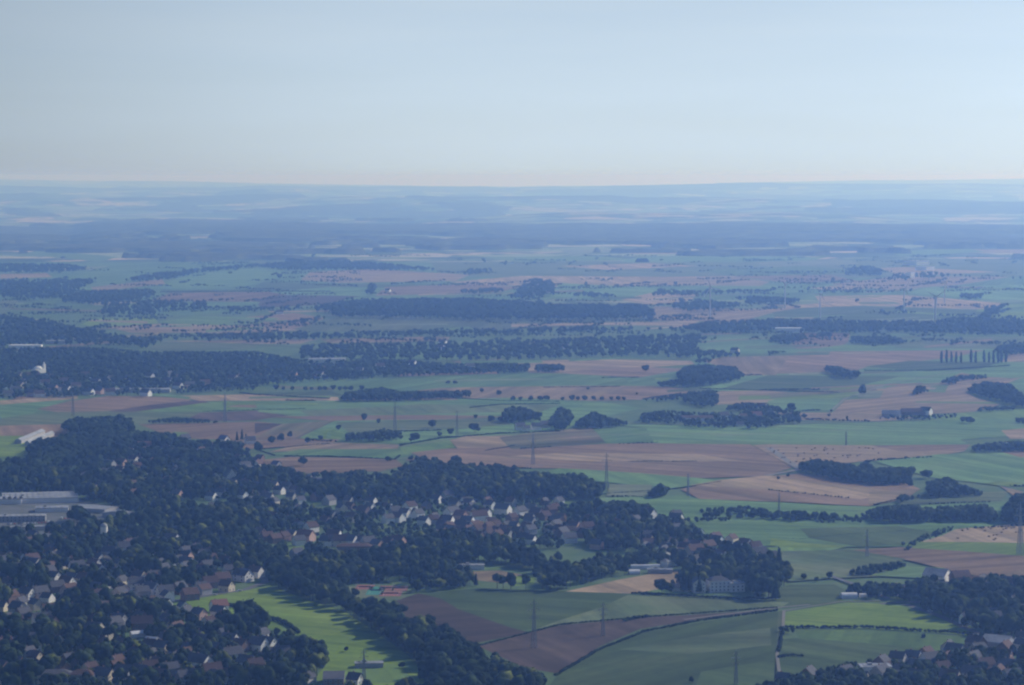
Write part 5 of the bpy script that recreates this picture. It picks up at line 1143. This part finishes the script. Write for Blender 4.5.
bale = MB(); n_ = 12
for k in range(n_):
    a0, a1 = 2 * math.pi * k / n_, 2 * math.pi * (k + 1) / n_
    bale.poly([(-.75, math.cos(a0) * .9, .88 + math.sin(a0) * .9), (-.75, math.cos(a1) * .9, .88 + math.sin(a1) * .9), (.75, math.cos(a1) * .9, .88 + math.sin(a1) * .9), (.75, math.cos(a0) * .9, .88 + math.sin(a0) * .9)])
for sx_ in (-.75, .75): bale.poly([(sx_, math.cos(2 * math.pi * k / n_) * .9, .88 + math.sin(2 * math.pi * k / n_) * .9) for k in range(n_)])
bale = bale.mesh('straw_bale', M['brown'])
for poly, num, lab in (([(945, 541), (958, 531), (1022, 527), (1022, 542)], 26, 'round straw bale on the tan field above the light green strip at right'), ([(758, 448), (840, 448), (900, 449), (855, 460), (800, 467), (775, 458)], 44, 'round straw bale on the long tan field above the dark wood')):
    k = 0
    while k < num:
        px, py = random.uniform(740, 1024), random.uniform(445, 545)
        if not inside(poly, [px], [py])[0]: continue
        x, y = P(px, py); o = link('straw_bale', bale, loc=(x, y, .15), rz=random.uniform(0, 3)); o.scale = (1.25,) * 3; tag(o, lab, 'straw bale', lab.replace('round straw bale', 'straw bales')); k += 1
nh = 0
for m_, p in random.sample(FIELDS, len(FIELDS)):
    cxp = sum(a for a, _ in p) / len(p); cyp = sum(c for _, c in p) / len(p)
    if not (20 < cxp < 1000 and 355 < cyp < 560) or nh >= 26: continue
    e_ = max(((p[i], p[(i + 1) % len(p)]) for i in range(len(p)) if (p[i][1] + p[(i + 1) % len(p)][1]) / 2 >= cyp), key=lambda q: math.dist(*q))
    L = math.dist(*e_)
    if L < 28 or L > 260: continue
    a0, a1 = sorted((random.uniform(0, .35), random.uniform(.65, 1))); A, B = e_
    pts = [(A[0] + (B[0] - A[0]) * q, A[1] + (B[1] - A[1]) * q + random.uniform(-.3, .3)) for q in (a0, a0 + (a1 - a0) * .33, a0 + (a1 - a0) * .66, a1)]
    hedge(pts, random.uniform(2.2, 4.5), 'x', random.uniform(.8, 1.4), random.uniform(1.3, 2.6)); o = COL.objects[-1]; del o['label']
    auto(o, f"ragged field hedge{' beside bare soil' if m_ in ('brown', 'dark', 'tan') else ' beside green crop'}", 'hedge', 'ragged hedges between the fields', pts[1][0], pts[1][1]); nh += 1

# ------------------------------------------------------------------ haze, light, sky
hz = MB().box(-22000, 22000, -600, 61000, -8, 388); hm = bpy.data.materials.new('haze'); hm.use_nodes = True; nt = hm.node_tree
for n in list(nt.nodes):
    if n.type == 'BSDF_PRINCIPLED': nt.nodes.remove(n)
pv = nt.nodes.new('ShaderNodeVolumePrincipled'); pv.inputs['Color'].default_value = HAZE_COL; pv.inputs['Density'].default_value = HAZE_DEN
pv.inputs['Absorption Color'].default_value = (1, 1, 1, 1); pv.inputs['Anisotropy'].default_value = HAZE_G
nt.links.new(pv.outputs[0], [n for n in nt.nodes if n.type == 'OUTPUT_MATERIAL'][0].inputs['Volume'])
tag(link('haze', hz.mesh('haze', hm)), 'pale blue summer haze over the whole plain', 'haze', kind='stuff')

EL, AZ = R(SUN_EL), R(SUN_AZ)    # azimuth clockwise from the view direction (+Y)
sun = bpy.data.lights.new('sun', 'SUN'); sun.energy = SUN_E; sun.angle = R(.5); sun.color = (1, .96, .90); so = link('sun', sun)
d = Vector((math.sin(AZ) * math.cos(EL), math.cos(AZ) * math.cos(EL), math.sin(EL))); so.rotation_euler = d.to_track_quat('Z', 'Y').to_euler()
w = bpy.data.worlds.new('World'); S.world = w; w.use_nodes = True; nt = w.node_tree; bg = nt.nodes['Background']
sk = nt.nodes.new('ShaderNodeTexSky'); sk.sky_type = 'NISHITA'; sk.sun_disc = False; sk.sun_elevation = EL; sk.sun_rotation = AZ; sk.altitude = 350
sk.air_density = SKY_AIR; sk.dust_density = SKY_DUST; sk.ozone_density = SKY_OZ
tc = nt.nodes.new('ShaderNodeTexCoord'); mp = nt.nodes.new('ShaderNodeMapping'); mp.inputs['Scale'].default_value = (2.2, 2.2, 26); mp.inputs['Rotation'].default_value = (R(2), R(1), 0)
nt.links.new(tc.outputs['Generated'], mp.inputs[0])
cl = ramp(nt, noise(nt, 2.2, 5, mp.outputs[0], .55), [(.40, (0, 0, 0)), (.70, (1, 1, 1))])
sr = nt.nodes.new('ShaderNodeSeparateColor'); nt.links.new(cl, sr.inputs[0])
tint = mix(nt, 1.0, sk.outputs[0], SKY_TINT, 'MULTIPLY')
dp = nt.nodes.new('ShaderNodeVectorMath'); dp.operation = 'DOT_PRODUCT'; nt.links.new(tc.outputs['Generated'], dp.inputs[0]); dp.inputs[1].default_value = d   # the veil is brighter towards the sun
gl = ramp(nt, dp.outputs['Value'], [(0, (.35,) * 3), (.33, (.43,) * 3), (.41, (.53,) * 3), (.49, (.615,) * 3), (.62, (.535,) * 3), (1, (.8,) * 3)], 'B_SPLINE')
tint = mix(nt, 1.0, tint, mix(nt, 1.0, gl, (2, 2, 2), 'MULTIPLY'), 'MULTIPLY')
tint = mix(nt, 1.0, tint, ramp(nt, sr.outputs[0], [(0, (.965, .965, .965)), (1, (1, 1, 1))]), 'MULTIPLY')
lum = nt.nodes.new('ShaderNodeRGBToBW'); nt.links.new(tint, lum.inputs[0])
cc = nt.nodes.new('ShaderNodeCombineColor')
for i, k in enumerate((.862, 1.05, 1.235)): nt.links.new(mathn(nt, 'MULTIPLY', lum.outputs[0], k), cc.inputs[i])
sz = nt.nodes.new('ShaderNodeSeparateXYZ'); nt.links.new(tc.outputs['Generated'], sz.inputs[0])
veil = ramp(nt, sz.outputs[2], [(.12, (1, 1, 1)), (.45, (.1, .1, .1))])       # the milky veil lies low, the sky overhead stays blue
vs_ = nt.nodes.new('ShaderNodeSeparateColor'); nt.links.new(veil, vs_.inputs[0])
nt.links.new(mix(nt, mathn(nt, 'MULTIPLY', vs_.outputs[0], mathn(nt, 'ADD', .74, mathn(nt, 'MULTIPLY', sr.outputs[0], .2))), tint, cc.outputs[0]), bg.inputs['Color'])
bg.inputs['Strength'].default_value = SKY_S

write_labels()
S.view_settings.view_transform = 'Standard'; S.view_settings.look = 'None'; S.view_settings.gamma = 1; S.view_settings.exposure = EXPO
S.view_settings.use_curve_mapping = False
S.cycles.volume_bounces = 1; S.cycles.max_bounces = 4; S.cycles.diffuse_bounces = 2; S.cycles.use_denoising = True; S.cycles.pixel_filter_type = 'BLACKMAN_HARRIS'; S.cycles.filter_width = 2.2
